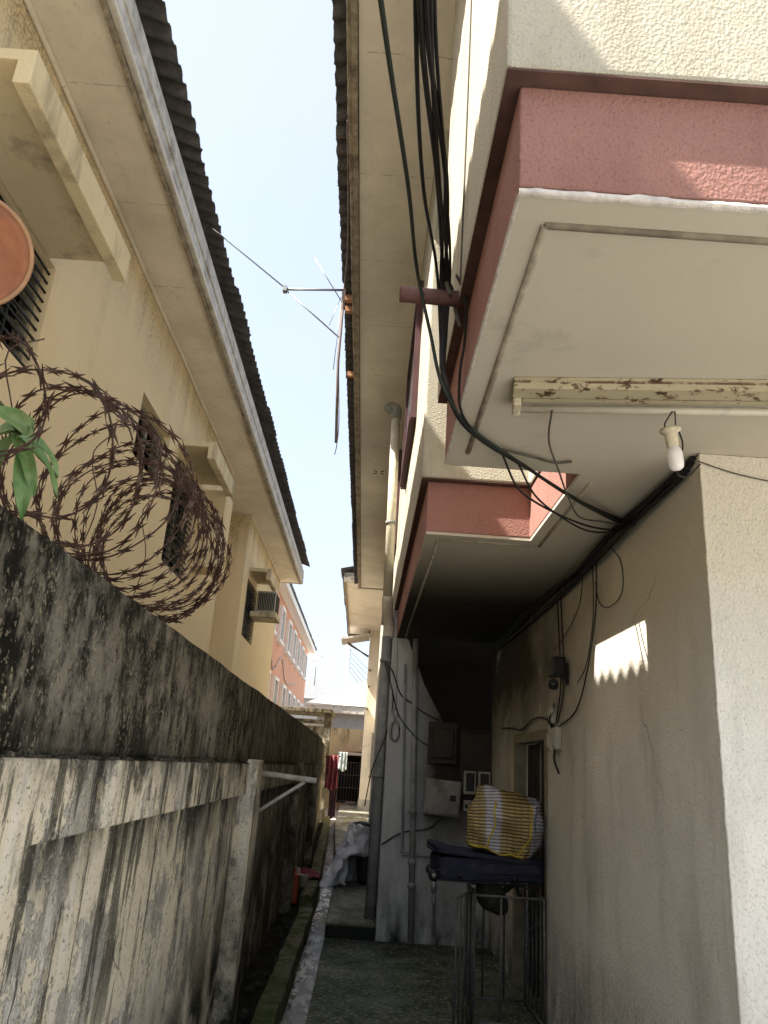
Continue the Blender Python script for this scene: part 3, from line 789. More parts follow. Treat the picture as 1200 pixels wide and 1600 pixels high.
# ground floor walls of the passage
gw = mb()
gw.prism([(1.37, 3.03), (6.9, 3.03), (6.9, 3.23), (1.57, 3.23), (1.57, 5.90), (1.37, 5.90)], -.11, 2.984)
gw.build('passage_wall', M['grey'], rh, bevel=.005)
zz_ = [i*.02 for i in range(-5, 150)]
mb().tube([(1.3735+.003*mnoise.noise((z*13, 1, 0)), 3.0335+.003*mnoise.noise((z*17, 4, 0)), z) for z in zz_], [.0065+.0035*mnoise.noise((z*21, 7, 3)) for z in zz_], 7).build('chipped_corner', M['grey'], rh)
gw = mb()
gw.box(1.37, 1.57, 5.90, 7.18, 1.96, 2.984)
gw.box(1.37, 1.57, 7.18, 8.5, -.11, 2.984)
gw.build('door_wall', M['grey'], rh)
mb().prism([(.25, -.11), (3.2, -.11), (3.2, 2.984), (2.6, 2.984), (2.6, 2.06), (.88, 2.06), (.62, 2.5), (.42, 2.984), (.25, 2.984)], 8.5, 8.7, 'y').build('end_wall', M['grey_flat'], rh, bevel=.012)
mb().box(.452, 6.8, 13.0, 13.2, -.1, 3.33).box(.452, 6.8, 8.71, 12.99, 3.30, 3.336).build('stairwell', M['shade_black'], rh)
mb().box(.25, .45, 8.702, 19.9, -.11, 3.336).box(.45, 6.9, 19.7, 19.9, -.11, 3.336).build('side_wall', M['grey_flat'], rh)
fr = mb()
for y in (5.902, 7.098): fr.box(1.36, 1.46, y, y+.08, 0, 1.958)
fr.box(1.36, 1.46, 5.982, 7.098, 1.88, 1.957)
fr.build('door_frame', M['frame'], rh, bevel=.004)
d1 = mb().box(1.47, 1.51, 5.985, 6.555, 0.01, 1.875).build('door', M['door'], rh); d2 = mb().box(1.47, 1.51, 6.565, 7.095, 0.01, 1.875).build('door', M['door'], rh)
mb().box(1.455, 1.469, 6.535, 6.555, .02, 1.87).build('meeting_strip', M['frame'], d1)
# low plinth at the wall foot
# eaves of the right house
mb().box(-.345, .248, .8, 19.85, 6.10, 6.125).box(.248, .95, 3.41, 4.46, 6.09, 6.119).build('soffit', M['soffit_right'], rh)
wavy(-.425, -.35, .8, 19.9, 6.085, 6.22, .005, .35, 3).build('fascia', M['fascia_old'], rh, bevel=.006)
wavy(-.395, -.352, .8, 19.9, 6.068, 6.090, .004, .3, 5).build('fascia_batten', M['fascia_old'], rh, bevel=.002)
corr_roof(-.53, 6.235, 3.5, 7.4, .6, 20.05, seed=8, rag=.007).build('roof', M['roof'], rh, solid=.010, fix=False)
mb().box(.24, 7.2, .8, 1.5, 6.10, 6.125).build('front_soffit', M['soffit_right'], rh)
mb().box(-.42, 7.2, 19.91, 19.94, 6.08, 6.3).build('barge_board', M['fascia'], rh)
corr_roof(7.5, 6.235, 3.5, 7.4, .6, 20.05, seed=11).build('rear_roof', M['roof'], rh, solid=.010, fix=False)
for y in (6.75, 6.95, 8.35): mb().box(-.505, -.426, y, y+.055, 6.125, 6.185).build('rafter_end', m_plain('raw_timber', (.50, .25, .13), .8, .3, 10), rh)
# flower shaped vent cut in the soffit
v = mb()
for a in (0.55, 2.59, 3.69, 5.73):
    c = Vector((-.05, 11.45, 6.098)); d = Vector((math.cos(a), math.sin(a)*1.5, 0)); s_ = Vector((-d.y, d.x, 0)).normalized()*.022
    v.add([c+d*.02, c+d*.06+s_, c+d*.11, c+d*.06-s_], [(0, 1, 2, 3)])
v.build('soffit_vent', M['dark'], rh, fix=False)
# windows on the upper side wall, seen almost edge on
for (y0, y1) in ((5.6, 7.3), (9.3, 11.2), (13.4, 15.2)):
    f = mb().box(.20, .249, y0, y0+.06, 4.3, 5.6).box(.20, .249, y1-.06, y1, 4.3, 5.6).box(.20, .249, y0+.06, y1-.06, 5.54, 5.6).box(.19, .249, y0+.06, y1-.06, 4.3, 4.36)
    w = f.build('side_window', m_plain('maroon_frame', (.09, .04, .045), .6, .3, 8), rh)
    mb().box(.225, .248, y0+.06, y1-.06, 4.36, 5.54).build('pane', M['louvre'], w)

# rain pipe down the corner
dp = thing('downpipe', 'tall cream rain downpipe down the corner of the grey end wall', 'pipe', (.2, 8.6, .14))
mb().tube(catmull([(.02, 8.60, 5.80), (.06, 8.6, 5.86), (.12, 8.6, 5.83), (.128, 8.6, 5.70)], 6), .066, 14).build('elbow', M['pvc_grey'], dp)
mb().tube([(.128, 8.60, 5.74), (.165, 8.62, 3.45)], .055, 16).build('upper_pipe', M['pvc'], dp)
mb().tube(catmull([(.165, 8.62, 3.46), (.175, 8.64, 3.28), (.20, 8.70, 3.16), (.20, 8.72, 3.0)], 5), .066, 14).build('swan_neck', M['pvc'], dp)
mb().tube([(.19, 8.70, 3.02), (.19, 8.70, .14)], .058, 16).build('lower_pipe', M['pvc_grey'], dp)
for z in (4.35, 2.75, 1.52): mb().lathe([(.060, -.02), (.068, -.018), (.068, .018), (.060, .02)], (.15 if z > 3.4 else .19, 8.61 if z > 3.4 else 8.70, z), (0, 0, 1), 16).build('coupling', M['pvc_grey'], dp)

# ================================================================== PIPES ON THE END WALL
wp = thing('water_pipe', 'thick grey waste pipe running straight down the end wall to the floor', 'pipe', (.60, 8.44, 0))
mb().tube([(.50, 8.46, 2.98), (.60, 8.455, 0)], .030, 12).build('pipe', M['pvc_grey'], wp)
for z in (1.2, .72, .5):
    x = .60-.10*z/2.98; mb().lathe([(.034, -.03), (.04, -.028), (.04, .028), (.034, .03)], (x, 8.456, z), (0, 0, 1), 14).build('coupling', M['pvc_grey'], wp)
w2 = thing('water_pipe', 'thin grey water pipe with an elbow and a tap valve beside the thick waste pipe', 'pipe', (.8, 8.44, .1))
mb().tube([(.40, 8.475, 2.7), (.47, 8.475, .80), (.47, 8.475, .785), (.79, 8.475, .785), (.80, 8.475, .775), (.82, 8.47, .06)], .015, 8).build('pipe', M['pvc_grey'], w2)
vv = mb().lathe([(.02, -.05), (.028, -.045), (.028, .045), (.02, .05)], (.808, 8.472, .50), (0, 0, 1), 10).box(.80, .818, 8.43, 8.452, .36, .44).lathe([(.02, -.03), (.025, -.02), (.025, .02), (.02, .03)], (.812, 8.472, .38), (0, 0, 1), 10)
vv.build('valve', M['alu'], w2)

# electrics on the end wall
eb = thing('meter_box', 'dented grey metal electrical box hung askew on the end wall', 'electrical box', (.85, 8.45, 1.17))
rot = Matrix.Translation((.85, 8.43, 1.35)) @ Matrix.Rotation(R(3), 4, 'Y')
mb().box(-.185, .185, -.09, .065, -.175, .175, rot).build('case', M['box_grey'], eb, bevel=.015)
mb().box(-.165, .165, -.100, -.091, -.155, .155, rot).build('lid', M['box_grey'], eb, bevel=.004)
mb().box(.075, .135, -.112, -.101, -.02, .035, rot).build('latch', M['black_plastic'], eb, bevel=.004)
fb = thing('fuse_board', 'dark old fuse board above the grey metal box on the end wall', 'electrical box', (.82, 8.45, 1.7))
mb().box(.69, .99, 8.40, 8.498, 1.68, 2.10).build('board', M['panel_dark'], fb, bevel=.008)
mb().box(.73, .95, 8.36, 8.399, 1.74, 2.04).build('cover', M['panel_dark'], fb, bevel=.01)
mbd = thing('meter_board', 'dark timber meter board with two electricity meters in the passage corner', 'electrical board', (1.2, 8.45, 1.5))
mb().box(1.03, 1.36, 8.44, 8.498, 1.35, 2.02).build('board', M['panel_dark'], mbd, bevel=.004)
for x in (1.07, 1.22):
    me_ = mb().box(x, x+.125, 8.36, 8.439, 1.40, 1.63).build('meter', M['meter_white'], mbd, bevel=.012)
    mb().box(x+.018, x+.107, 8.352, 8.359, 1.43, 1.61).build('window', M['glassy'], me_, bevel=.003)
bk = thing('breaker_box', 'small off-white breaker box under the two electricity meters', 'electrical box', (1.2, 8.45, 1.2))
mb().box(1.08, 1.33, 8.41, 8.498, 1.235, 1.34).build('case', M['meter_white'], bk, bevel=.008)
mb().box(1.14, 1.29, 8.40, 8.409, 1.285, 1.315).build('breakers', M['glassy'], bk)
mb().box(1.095, 1.118, 8.40, 8.409, 1.265, 1.30).build('switch', M['black_plastic'], bk)
tag(mb().tube(catmull([(.26, 8.492, .86), (.45, 8.485, .98), (.75, 8.485, 1.05), (.86, 8.47, 1.14)], 8), .008, 6).build('electric_cable', M['cable']), 'black cable slanting across the end wall up to the grey metal box', 'cable')
lp_ = []
for i in range(75):
    t = i/24*2*math.pi; rr = .075+.008*math.sin(1.3*t)
    lp_.append((.33+rr*.62*math.cos(t)+.01*math.sin(.7*t), 8.47+.004*i/75, 1.98+rr*1.35*math.sin(t)))
cw = mb().tube(lp_, .0035, 5).tube(catmull([(.33, 8.47, 2.09), (.30, 8.47, 2.16), (.33, 8.47, 2.23), (.35, 8.47, 2.16), (.32, 8.47, 2.09)], 6), .0035, 5)
tag(cw.tube([(.33, 8.475, 2.23), (.30, 8.475, 2.96)], .0025, 5).build('wire_coil', M['cable_grey']), 'thin grey wire wound into a hanging loop on the end wall', 'wire')
def cable(name, label, pts, r, mat, n=8, group=None, sides=8):
    return tag(mb().tube(catmull(pts, n), r, sides).build(name, mat), label, 'cable', group)
cable('electric_cable', 'black cable drooping from the downpipe clip across the top of the end wall', [(.17, 8.60, 2.72), (.26, 8.48, 2.62), (.38, 8.48, 2.36), (.50, 8.485, 2.28), (.62, 8.49, 2.2), (.80, 8.49, 2.12)], .007, M['cable'])
cable('electric_cable', 'second black cable sagging lower from the downpipe clip toward the waste pipe', [(.18, 8.60, 2.70), (.27, 8.47, 2.42), (.36, 8.47, 2.15), (.50, 8.42, 1.98), (.60, 8.45, 1.90), (.685, 8.46, 1.86)], .006, M['cable'])
cable('electric_cable', 'black cable trailing down behind the downpipe to the alley side', [(.20, 8.58, 2.72), (.29, 8.49, 2.3), (.24, 8.56, 1.95), (.12, 8.64, 1.6), (.06, 8.8, 1.2)], .006, M['cable'])

# ================================================================== OVERHEAD CABLES
st = thing('pipe_stub', 'short brown steel pipe stub sticking out of the pink balcony band', 'pipe', (.30, 2.57, 3.36))
mb().lathe([(.024, -.01), (.031, -.01), (.031, .29), (.001, .29)], (.032, 2.55, 3.352), (1, 0.05, .015), 18).lathe([(.031, -.01), (.024, -.01), (.022, .12)], (.032, 2.55, 3.352), (1, 0.05, .015), 18).build('pipe', M['pipe_stub'], st, fix=False)
G = 'service cables in the overhead bundle'
BL = 'black service cable in the bundle hung from the brown pipe stub'
far_pole = Vector((-1.6, -9.0, 5.9))
def svc(x0, z0, dx, r, mat, label, grp, sag, wv):
    # from the pole behind, over the stub, down to the slab corner, then along the slab to the wall
    pts = [far_pole+Vector((dx*6, 0, dx*5)), Vector((x0*.3-.45, -3.0, 4.05+sag)), Vector((x0-.05, .4, 3.28+sag*.1)), Vector((x0, 1.25, z0)), Vector((x0+.085+wv, 1.9, 3.31+wv*.4)), Vector((.185+dx, 2.53, 3.40)),
           Vector((.20+dx*.5, 2.60, 3.21)), Vector((.205+dx*.25, 2.56, 3.03+dx*.1)), Vector((.295+dx*.25, 2.78, 2.955-abs(dx)*.4)), Vector((.44+dx*.3, 2.98, 2.945-abs(dx)*.6)),
           Vector((.60+dx*.4, 3.14, 2.93)), Vector((.80, 3.36+dx*.6, 2.925+dx*.3)), Vector((1.05, 3.64+dx, 2.93+dx*.2)), Vector((1.33, 3.95+dx, 2.965))]
    return cable('electric_cable', label, pts, r, mat, 10, grp)
for i, (x0, z0, dx, r) in enumerate(((.002, 3.226, -.018, .0060), (.012, 3.215, .0, .0075), (.022, 3.232, .010, .0070), (.036, 3.222, .020, .0060), (.028, 3.212, .028, .0050), (.044, 3.238, -.008, .0050))):
    svc(x0, z0, dx, r, M['cable'], BL, G, .03*i, (-.022, .012, .030, -.006, .020, .004)[i])
# separate thick cable to the left
cable('electric_cable', 'thick dark green cable passing alone left of the black bundle', [far_pole+Vector((-.4, 0, -.2)), (-.62, -3, 4.0), (-.20, .4, 3.27), (-.075, 1.25, 3.216), (.02, 1.9, 3.29), (.093, 2.50, 3.375), (.15, 2.54, 3.17), (.195, 2.55, 2.99), (.31, 2.79, 2.95), (.58, 3.12, 2.935), (1.0, 3.6, 2.93), (1.33, 3.98, 2.96)], .0068, M['cable_green'], 10)
cable('electric_cable', 'black cable looping down the pink band below the pipe stub', [(.235, 2.50, 3.42), (.27, 2.50, 3.33), (.285, 2.60, 3.18), (.275, 2.62, 3.08), (.29, 2.72, 2.97), (.42, 2.97, 2.935)], .0055, M['cable'])
tag(mb().tube(catmull([(.215, 2.51, 3.335), (.20, 2.515, 3.392), (.222, 2.56, 3.405), (.24, 2.60, 3.36), (.245, 2.57, 3.30), (.262, 2.55, 3.22)], 6), .008, 6).build('cable_tie', M['cable_grey']), 'grey strap knotted around the pipe stub and cable bundle', 'cable tie')
cable('electric_cable', 'grey brown cable branching off to a stub on the slab edge', [(.52, 3.07, 2.955), (.68, 3.16, 2.965), (.80, 3.22, 2.972), (.86, 3.20, 2.975)], .006, M['cable_grey'])
cable('electric_cable', 'thin cable dropping from the lamp batten to the bundle at the wall', [(.63, 2.62, 2.93), (.66, 2.80, 2.90), (.78, 3.12, 2.89), (.90, 3.42, 2.88), (1.02, 3.66, 2.87), (1.2, 3.85, 2.92), (1.34, 3.97, 2.95)], .0045, M['cable_grey'])
cable('electric_cable', 'slack cable hanging under the bundle across the opening between the balconies', [(.52, 3.07, 2.93), (.64, 3.35, 2.89), (.76, 3.55, 2.90), (.92, 3.72, 2.90), (1.15, 3.92, 2.91), (1.33, 4.05, 2.94)], .0055, M['cable'])
cable('electric_cable', 'second slack cable forming a low curve below the bundle', [(.60, 3.14, 2.93), (.74, 3.42, 2.88), (.90, 3.62, 2.86), (1.12, 3.82, 2.85), (1.30, 3.92, 2.90), (1.345, 3.98, 2.95)], .005, M['cable'])
# cables packed into the corner of wall and slab
for k in range(5):
    cable('electric_cable', 'one of the dark cables packed along the corner between slab and passage wall',
          [(1.352+jit(.008), 3.06+k*.02, 2.972-.012*k), (1.345+jit(.01), 3.5, 2.965-.014*k), (1.335+jit(.015), 4.1, 2.955-.02*k), (1.34+jit(.015), 5.0, 2.95-.02*k+jit(.02)), (1.345, 6.2, 2.95-.02*k+jit(.03)), (1.35, 8.2, 2.94-.02*k)],
          .011, M['cable'], 8, 'cables along the slab corner')
cable('electric_cable', 'thin cable looping in a wide arc below the slab corner', [(1.34, 4.25, 2.93), (1.34, 4.0, 2.72), (1.345, 4.02, 2.60), (1.345, 4.25, 2.55), (1.345, 4.45, 2.62), (1.34, 4.5, 2.75)], .0035, M['cable'])
cable('electric_cable', 'black cable hanging down the passage wall past the sunlit patch', [(1.34, 4.46, 2.93), (1.345, 4.52, 2.6), (1.35, 4.75, 2.25), (1.355, 5.0, 2.05), (1.355, 5.5, 1.95)], .005, M['cable'])
cable('electric_cable', 'thin black cable hanging inside the sunlit patch of the wall', [(1.34, 4.55, 2.92), (1.35, 4.60, 2.55), (1.355, 4.8, 2.28), (1.355, 5.0, 2.20)], .0035, M['cable'])
cable('electric_cable', 'thin cable drooping from the slab corner toward the floodlight', [(1.34, 4.75, 2.92), (1.345, 4.85, 2.72), (1.35, 5.05, 2.62), (1.355, 5.35, 2.55), (1.355, 5.6, 2.5)], .0035, M['cable'])
for k in range(2):
    cable('electric_cable', ('left', 'right')[k]+' of the two parallel cables running down to the floodlight', [(1.35, 5.50-.1*k, 2.93), (1.355, 5.47-.1*k, 2.60), (1.355, 5.44-.09*k, 2.20), (1.355, 5.58-.06*k, 1.98)], .005, M['cable'])
cable('electric_cable', 'thin light wire along the top of the bright wall on the right', [(1.36, 3.02, 2.94), (1.5, 3.022, 2.90), (1.75, 3.022, 2.86), (2.1, 3.022, 2.83), (2.6, 3.022, 2.84)], .003, M['cable_grey'])
cable('electric_cable', 'thin cable clipped up the lit side wall of the upper storey', [(.246, 2.45, 5.3), (.246, 2.43, 4.5), (.246, 2.44, 3.9), (.246, 2.46, 3.35)], .0035, M['cable_grey'])
cable('electric_cable', 'black wavy cable running over the top of the passage door frame', [(1.355, 5.62, 1.95), (1.35, 5.9, 2.03), (1.35, 6.3, 2.05), (1.35, 6.8, 1.99), (1.355, 7.2, 2.02), (1.36, 7.8, 2.05)], .006, M['cable'])

# floodlight and switchgear on the passage wall
fl = thing('floodlight', 'small black floodlight on the passage wall above the switchgear', 'lamp', (1.33, 5.35, 2.25))
mb().box(1.25, 1.34, 5.22, 5.40, 2.27, 2.40).build('housing', M['black_plastic'], fl, bevel=.012)
mb().lathe([(.001, .0), (.028, .004), (.034, .02), (.034, .05)], (1.27, 5.27, 2.235), (-.2, -.4, -.6), 14).build('lens', M['glassy'], fl)
mb().box(1.34, 1.369, 5.26, 5.34, 2.22, 2.36).build('bracket', M['black_plastic'], fl)
sg = thing('cutout_fuses', 'cluster of pale porcelain cutout fuses beside the passage door', 'switchgear', (1.35, 5.6, 1.9))
for (y, z0, z1, x) in ((5.66, 1.98, 2.10, 1.33), (5.52, 1.80, 1.95, 1.325), (5.63, 1.79, 1.94, 1.315)):
    mb().box(x, 1.369, y-.04, y+.04, z0, z1).box(x-.012, x-.001, y-.028, y+.028, z0+.02, z1-.03).build('fuse', M['meter_white'], sg, bevel=.006)
sw = mb()
for k in range(4): sw.tube(catmull([(1.34, 5.56+.03*k, 1.95), (1.31, 5.60+jit(.06), 2.0), (1.335, 5.58+jit(.08), 2.06), (1.35, 5.6, 2.12)], 5), .0035, 5)
mb().tube(catmull([(1.34, 5.56, 1.80), (1.33, 5.52, 1.72), (1.355, 5.50, 1.64)], 5), .008, 5).build('cable_tail', M['cable'], sg)
sw.build('loose_wires', M['cable'], sg)

# ================================================================== LAMP FIXTURE AND BULB
lf_ = thing('batten_lamp', 'rusty fluorescent batten lamp fixed under the front balcony slab', 'lamp', (1.06, 2.52, 2.98))
mb().prism([(2.455, 2.984), (2.575, 2.984), (2.575, 2.978), (2.560, 2.972), (2.552, 2.948), (2.478, 2.948), (2.470, 2.972), (2.455, 2.978)], .48, 1.70, 'x').build('housing', M['enamel'], lf_, bevel=.002)
mb().tube([(.515, 2.634, 2.944), (1.68, 2.634, 2.946)], .0155, 14).build('tube', M['tube'], lf_)
for x in (.484, 1.675): mb().box(x, x+.030, 2.5565, 2.655, 2.922, 2.982).build('lampholder', M['holder'], lf_, bevel=.005)
mb().box(.52, 1.67, 2.5765, 2.606, 2.956, 2.984).build('reflector', M['enamel'], lf_, bevel=.002)
lf_.rotation_euler = (0, 0, -R(7)); lf_.location.y -= .05; lf_.location.x -= .018
bl = thing('light_bulb', 'white bulb in an ivory holder dangling on wires below the rusty lamp', 'light bulb', (1.07, 2.63, 2.93))
A = Vector((.16, .12, -1)).normalized(); c0 = Vector((1.072, 2.65, 2.875))
mb().lathe([(.001, -.006), (.036, -.006), (.040, .0), (.037, .010), (.024, .016), (.023, .062), (.019, .068), (.001, .068)], c0, A, 24).build('holder', M['holder'], bl)
mb().lathe([(.017, .066), (.024, .076), (.029, .088), (.030, .098), (.029, .136), (.025, .150), (.014, .158), (.001, .160)], c0, A, 24).build('bulb', M['bulb'], bl)
w = mb()
w.tube(catmull([(1.072, 2.615, 2.935), (1.060, 2.63, 2.915), (1.050, 2.645, 2.89), (1.056, 2.65, 2.872)], 6), .0028, 5)
w.tube(catmull([(1.08, 2.615, 2.935), (1.088, 2.635, 2.915), (1.092, 2.65, 2.872)], 6), .0028, 5)
w.tube(catmull([(1.10, 2.64, 2.87), (1.125, 2.67, 2.83), (1.130, 2.70, 2.79), (1.15, 2.80, 2.77), (1.24, 2.92, 2.80), (1.34, 3.01, 2.90)], 8), .0035, 5)
w.build('wires', M['cable'], bl)
bl.location.y -= .05

# ================================================================== TV ANTENNA
an = thing('tv_antenna', 'old aluminium television aerial on a rusty mast hanging from the right eave', 'antenna', (-.48, 6.6, 6.1))
mb().tube([(-.505, 6.6, 6.22), (-.497, 6.55, 5.3), (-.442, 6.5, 4.42)], .014, 10).build('mast', M['rust_pole'], an)
mb().tube([(-.50, 6.58, 6.12), (-1.08, 6.55, 6.06)], .012, 8).box(-1.11, -1.07, 6.52, 6.58, 6.03, 6.09).build('boom', M['alu'], an)
el = mb()
el.tube([(-1.08, 6.55, 6.065), (-1.975, 6.42, 6.71)], .007, 6).tube([(-1.08, 6.55, 6.05), (-.512, 6.60, 5.585)], .007, 6)
el.tube([(-.83, 6.56, 6.46), (-.53, 6.6, 6.01)], .005, 6)
el.build('elements', M['alu'], an)
cable('electric_cable', 'loose aerial lead dangling down beside the rusty antenna mast', [(-.52, 6.58, 6.1), (-.50, 6.57, 5.4), (-.455, 6.52, 4.9), (-.43, 6.5, 4.55), (-.437, 6.5, 4.35), (-.445, 6.5, 4.30)], .004, M['cable_grey'])
cable('electric_cable', 'thin brown cable running along the weathered right fascia', [(-.43, 4.4, 6.07), (-.435, 5.2, 6.06), (-.46, 6.0, 6.07), (-.50, 6.5, 6.09), (-.50, 6.6, 5.6)], .006, M['rust_pole'])
tag(mb().tube([(-.52, 6.6, 6.1), (-.535, 6.55, 5.2)], .004, 5).build('stay_wire', M['alu']), 'slender stay wire hanging from the aerial boom beside the mast', 'wire')
tag(mb().tube([(-.53, 6.6, 6.05), (-.62, 6.58, 5.70)], .003, 5).build('stay_wire', M['alu']), 'short slanting stay wire between the aerial boom and its long element', 'wire')

# ================================================================== CAGE, SUITCASE, BAGS
def bar(m, a, b, r): m.tube([a, b], r, 6)
cg = thing('iron_cage', 'welded iron bar cage standing against the passage wall under the suitcase', 'cage', (1.1, 6.15, 0))
x0, x1, y0, y1 = .855, 1.34, 5.90, 6.50
m = mb()
for z in (.03, .80):
    bar(m, (x0, y0, z), (x1, y0, z), .010); bar(m, (x0+.03, y1, z), (x1-.01, y1, z), .010)
    bar(m, (x0, y0, z), (x0+.03, y1, z), .010); bar(m, (x1, y0, z), (x1-.01, y1, z), .010)
bar(m, (x0+.03, y1, .40), (1.02, y1, .40), .007)
for (x, y) in ((x0, y0), (x1, y0), (x0+.03, y1), (x1-.01, y1)): bar(m, (x, y, .005), (x, y, .81), .010)
m.build('frame', M['cage'], cg)
m = mb()
for x in (1.01, 1.17): bar(m, (x, y1, .03), (x, y1, .86), .009)
m.build('rear_bars', M['cage_dark'], cg)
m = mb()
for k in range(6): bar(m, (1.342-.012*k/5, y0+(y1-y0)*k/5, .03), (1.342-.012*k/5, y0+(y1-y0)*k/5, .80), .0065)
m.build('side_bars', M['cage'], cg)
m = mb()
for k in range(4): bar(m, (.857+.028*k/3, y0+.08+(y1-y0-.16)*k/3, .03), (.857+.028*k/3, y0+.08+(y1-y0-.16)*k/3, .80), .006)
m.build('side_bars', M['cage_dark'], cg)
m = mb()
for k in range(3): mb().tube([(1.335, y0+.12+.14*k, .66-.05*k), (1.335, y0+.20+.14*k, .58-.05*k)], .007, 6).build('bent_rod', M['cage'], cg)
m = mb()
bar(m, (1.04, y0+.005, .03), (1.04, y0+.005, .80), .009)
m.build('front_bar', M['cage'], cg)
gp = thing('iron_grille', 'separate black iron grille panel leaning beside the cage toward the alley', 'grille', (.78, 5.9, 0))
m = mb(); P0 = Vector((.668, 5.40, 0)); P1 = Vector((.838, 5.87, 0))
for k in range(5):
    p = P0.lerp(P1, k/4); bar(m, p+Vector((0, 0, .01)), p+Vector((0, 0, .845)), .0095 if k in (0, 4) else .0065)
bar(m, P0+Vector((0, 0, .842)), P1+Vector((0, 0, .842)), .010); bar(m, P0+Vector((0, 0, .06)), P1+Vector((0, 0, .06)), .010)
m.build('bars', M['cage_dark'], gp)

sc = thing('suitcase', 'worn navy soft suitcase lying flat on the iron cage', 'suitcase', (.95, 6.1, .875))
def rbox_fn(m, c, hx, hy, hz, rot, puff=.0, seg=10, nz=.006, sq=6):
    # superellipsoid box with soft sides
    c = Vector(c); vs = []; fs = []
    nu, nv = seg*4, seg*2
    def sp(v, e): return math.copysign(abs(v)**e, v)
    e = 2/sq
    for j in range(nv+1):
        ph = -math.pi/2+math.pi*j/nv
        for i in range(nu):
            th = 2*math.pi*i/nu
            p = Vector((hx*sp(math.cos(ph), e)*sp(math.cos(th), e), hy*sp(math.cos(ph), e)*sp(math.sin(th), e), hz*sp(math.sin(ph), e)))
            p += p.normalized()*nz*mnoise.noise(p*9)*2
            vs.append(c+rot @ p)
    for j in range(nv):
        for i in range(nu): fs.append((j*nu+i, j*nu+(i+1) % nu, (j+1)*nu+(i+1) % nu, (j+1)*nu+i))
    m.add(vs, fs, True)
RS = Euler((0, R(-1.5), R(4))).to_matrix()
m = mb(); rbox_fn(m, (.955, 6.13, .965), .385, .25, .082, RS, nz=.004, sq=9); m.build('body', M['navy'], sc)
m = mb(); rbox_fn(m, (.93, 6.13, 1.045), .40, .255, .018, Euler((0, R(4), R(4))).to_matrix(), nz=.006, sq=5); m.build('lid_flap', M['navy'], sc)
m = mb(); rbox_fn(m, (.62, 6.10, 1.085), .085, .22, .022, Euler((0, R(14), R(4))).to_matrix(), nz=.008, sq=4); m.build('raised_pocket', M['navy'], sc)
pp = [(.575, 5.885, .945), (.75, 5.878, .943), (1.1, 5.89, .945), (1.32, 5.905, .95)]
mb().tube(catmull(pp, 6), .006, 6).tube(catmull([(p[0], p[1]-.002, p[2]+.075) for p in pp], 6), .005, 6).tube(catmull([(p[0], p[1]-.001, p[2]-.06) for p in pp], 6), .006, 6).build('piping', M['black_plastic'], sc)
for (x, y, z) in ((.575, 5.93, .905), (.585, 6.28, .905)):
    wh = mb().lathe([(.008, -.018), (.036, -.018), (.040, -.010), (.040, .010), (.036, .018), (.008, .018)], (x-.012, y, z), (0, 1, 0), 18).build('wheel', M['black_plastic'], sc)
    mb().lathe([(.001, -.022), (.014, -.022), (.014, .022), (.001, .022)], (x-.012, y, z), (0, 1, 0), 12).build('hub', M['alu'], wh)
for x in (.74, 1.13): mb().lathe([(.001, -.016), (.018, -.014), (.024, 0), (.024, .012)], (x, 5.878, .92), (0, 1, 0), 14).build('foot', M['black_plastic'], sc)

wb = thing('woven_bag', 'stuffed yellow and white striped woven plastic bag on top of the suitcase', 'bag', (1.10, 6.12, 1.06))
def bagmesh():
    m = MB(); n = 26
    def face(u, v, ax, sg):
        a, b = u*2-1, v*2-1
        p = [0, 0, 0]; p[ax] = sg; p[(ax+1) % 3] = a; p[(ax+2) % 3] = b
        x, y, z = p
        q = Vector((x, y, z)); s = q.normalized()*1.18
        q = q.lerp(s, .55)
        P = Vector((q.x*.262, q.y*.20, q.z*.205))
        P.x *= 1-.10*q.z*(1 if q.z > 0 else -.2)
        P += Vector((mnoise.noise(q*1.7), mnoise.noise(q*1.7+Vector((5, 0, 0))), mnoise.noise(q*1.7+Vector((0, 7, 0)))))*.045
        P += q.normalized()*(.014*mnoise.noise(q*4.5)+.020*abs(mnoise.noise(Vector((q.x*2.5, q.y*2.5, q.z*6)))))
        # pulled corners
        for cx, cz, amt in ((-1, 1, .055), (1, .75, .03), (-.9, -1, .02)):
            d = (Vector((q.x, 0, q.z))-Vector((cx*.95, 0, cz*.95))).length
            if d < .5: P += Vector((cx*.3, 0, cz)).normalized()*amt*(1-d/.5)**2
        return Vector((1.10, 6.10, 1.262))+Euler((R(4), R(10), R(-20))).to_matrix() @ P
    for ax in range(3):
        for sg in (-1, 1): m.grid(lambda u, v: face(u, v, ax, sg), n, n)
    return m, face
m, face = bagmesh()
ob = m.build('body', M['woven'], wb)
bmm = bmesh.new(); bmm.from_mesh(ob.data); bmesh.ops.remove_doubles(bmm, verts=bmm.verts, dist=.0008); bmesh.ops.recalc_face_normals(bmm, faces=bmm.faces); bmm.to_mesh(ob.data); bmm.free()
pm = mb()
def wpt(x, y, z):
    # nearest parameter on the -Y face: axis 1, (z,x) order
    return face((z+1)/2, (x+1)/2, 1, -1)+Vector((0, -.004, 0))
pm.tube([wpt(-.28+.05*math.sin(4*t/20), 0, 1-2*t/20) for t in range(21)], [.007+.002*math.sin(t*2.2) for t in range(21)], 6)
pm.tube([wpt(.80, 0, .9-1.8*t/20) for t in range(21)], .006, 6)
pm.tube([wpt(-.95+1.9*t/20, 0, -.93) for t in range(21)], .006, 6)
pm.build('piping', M['woven_edge'], wb)

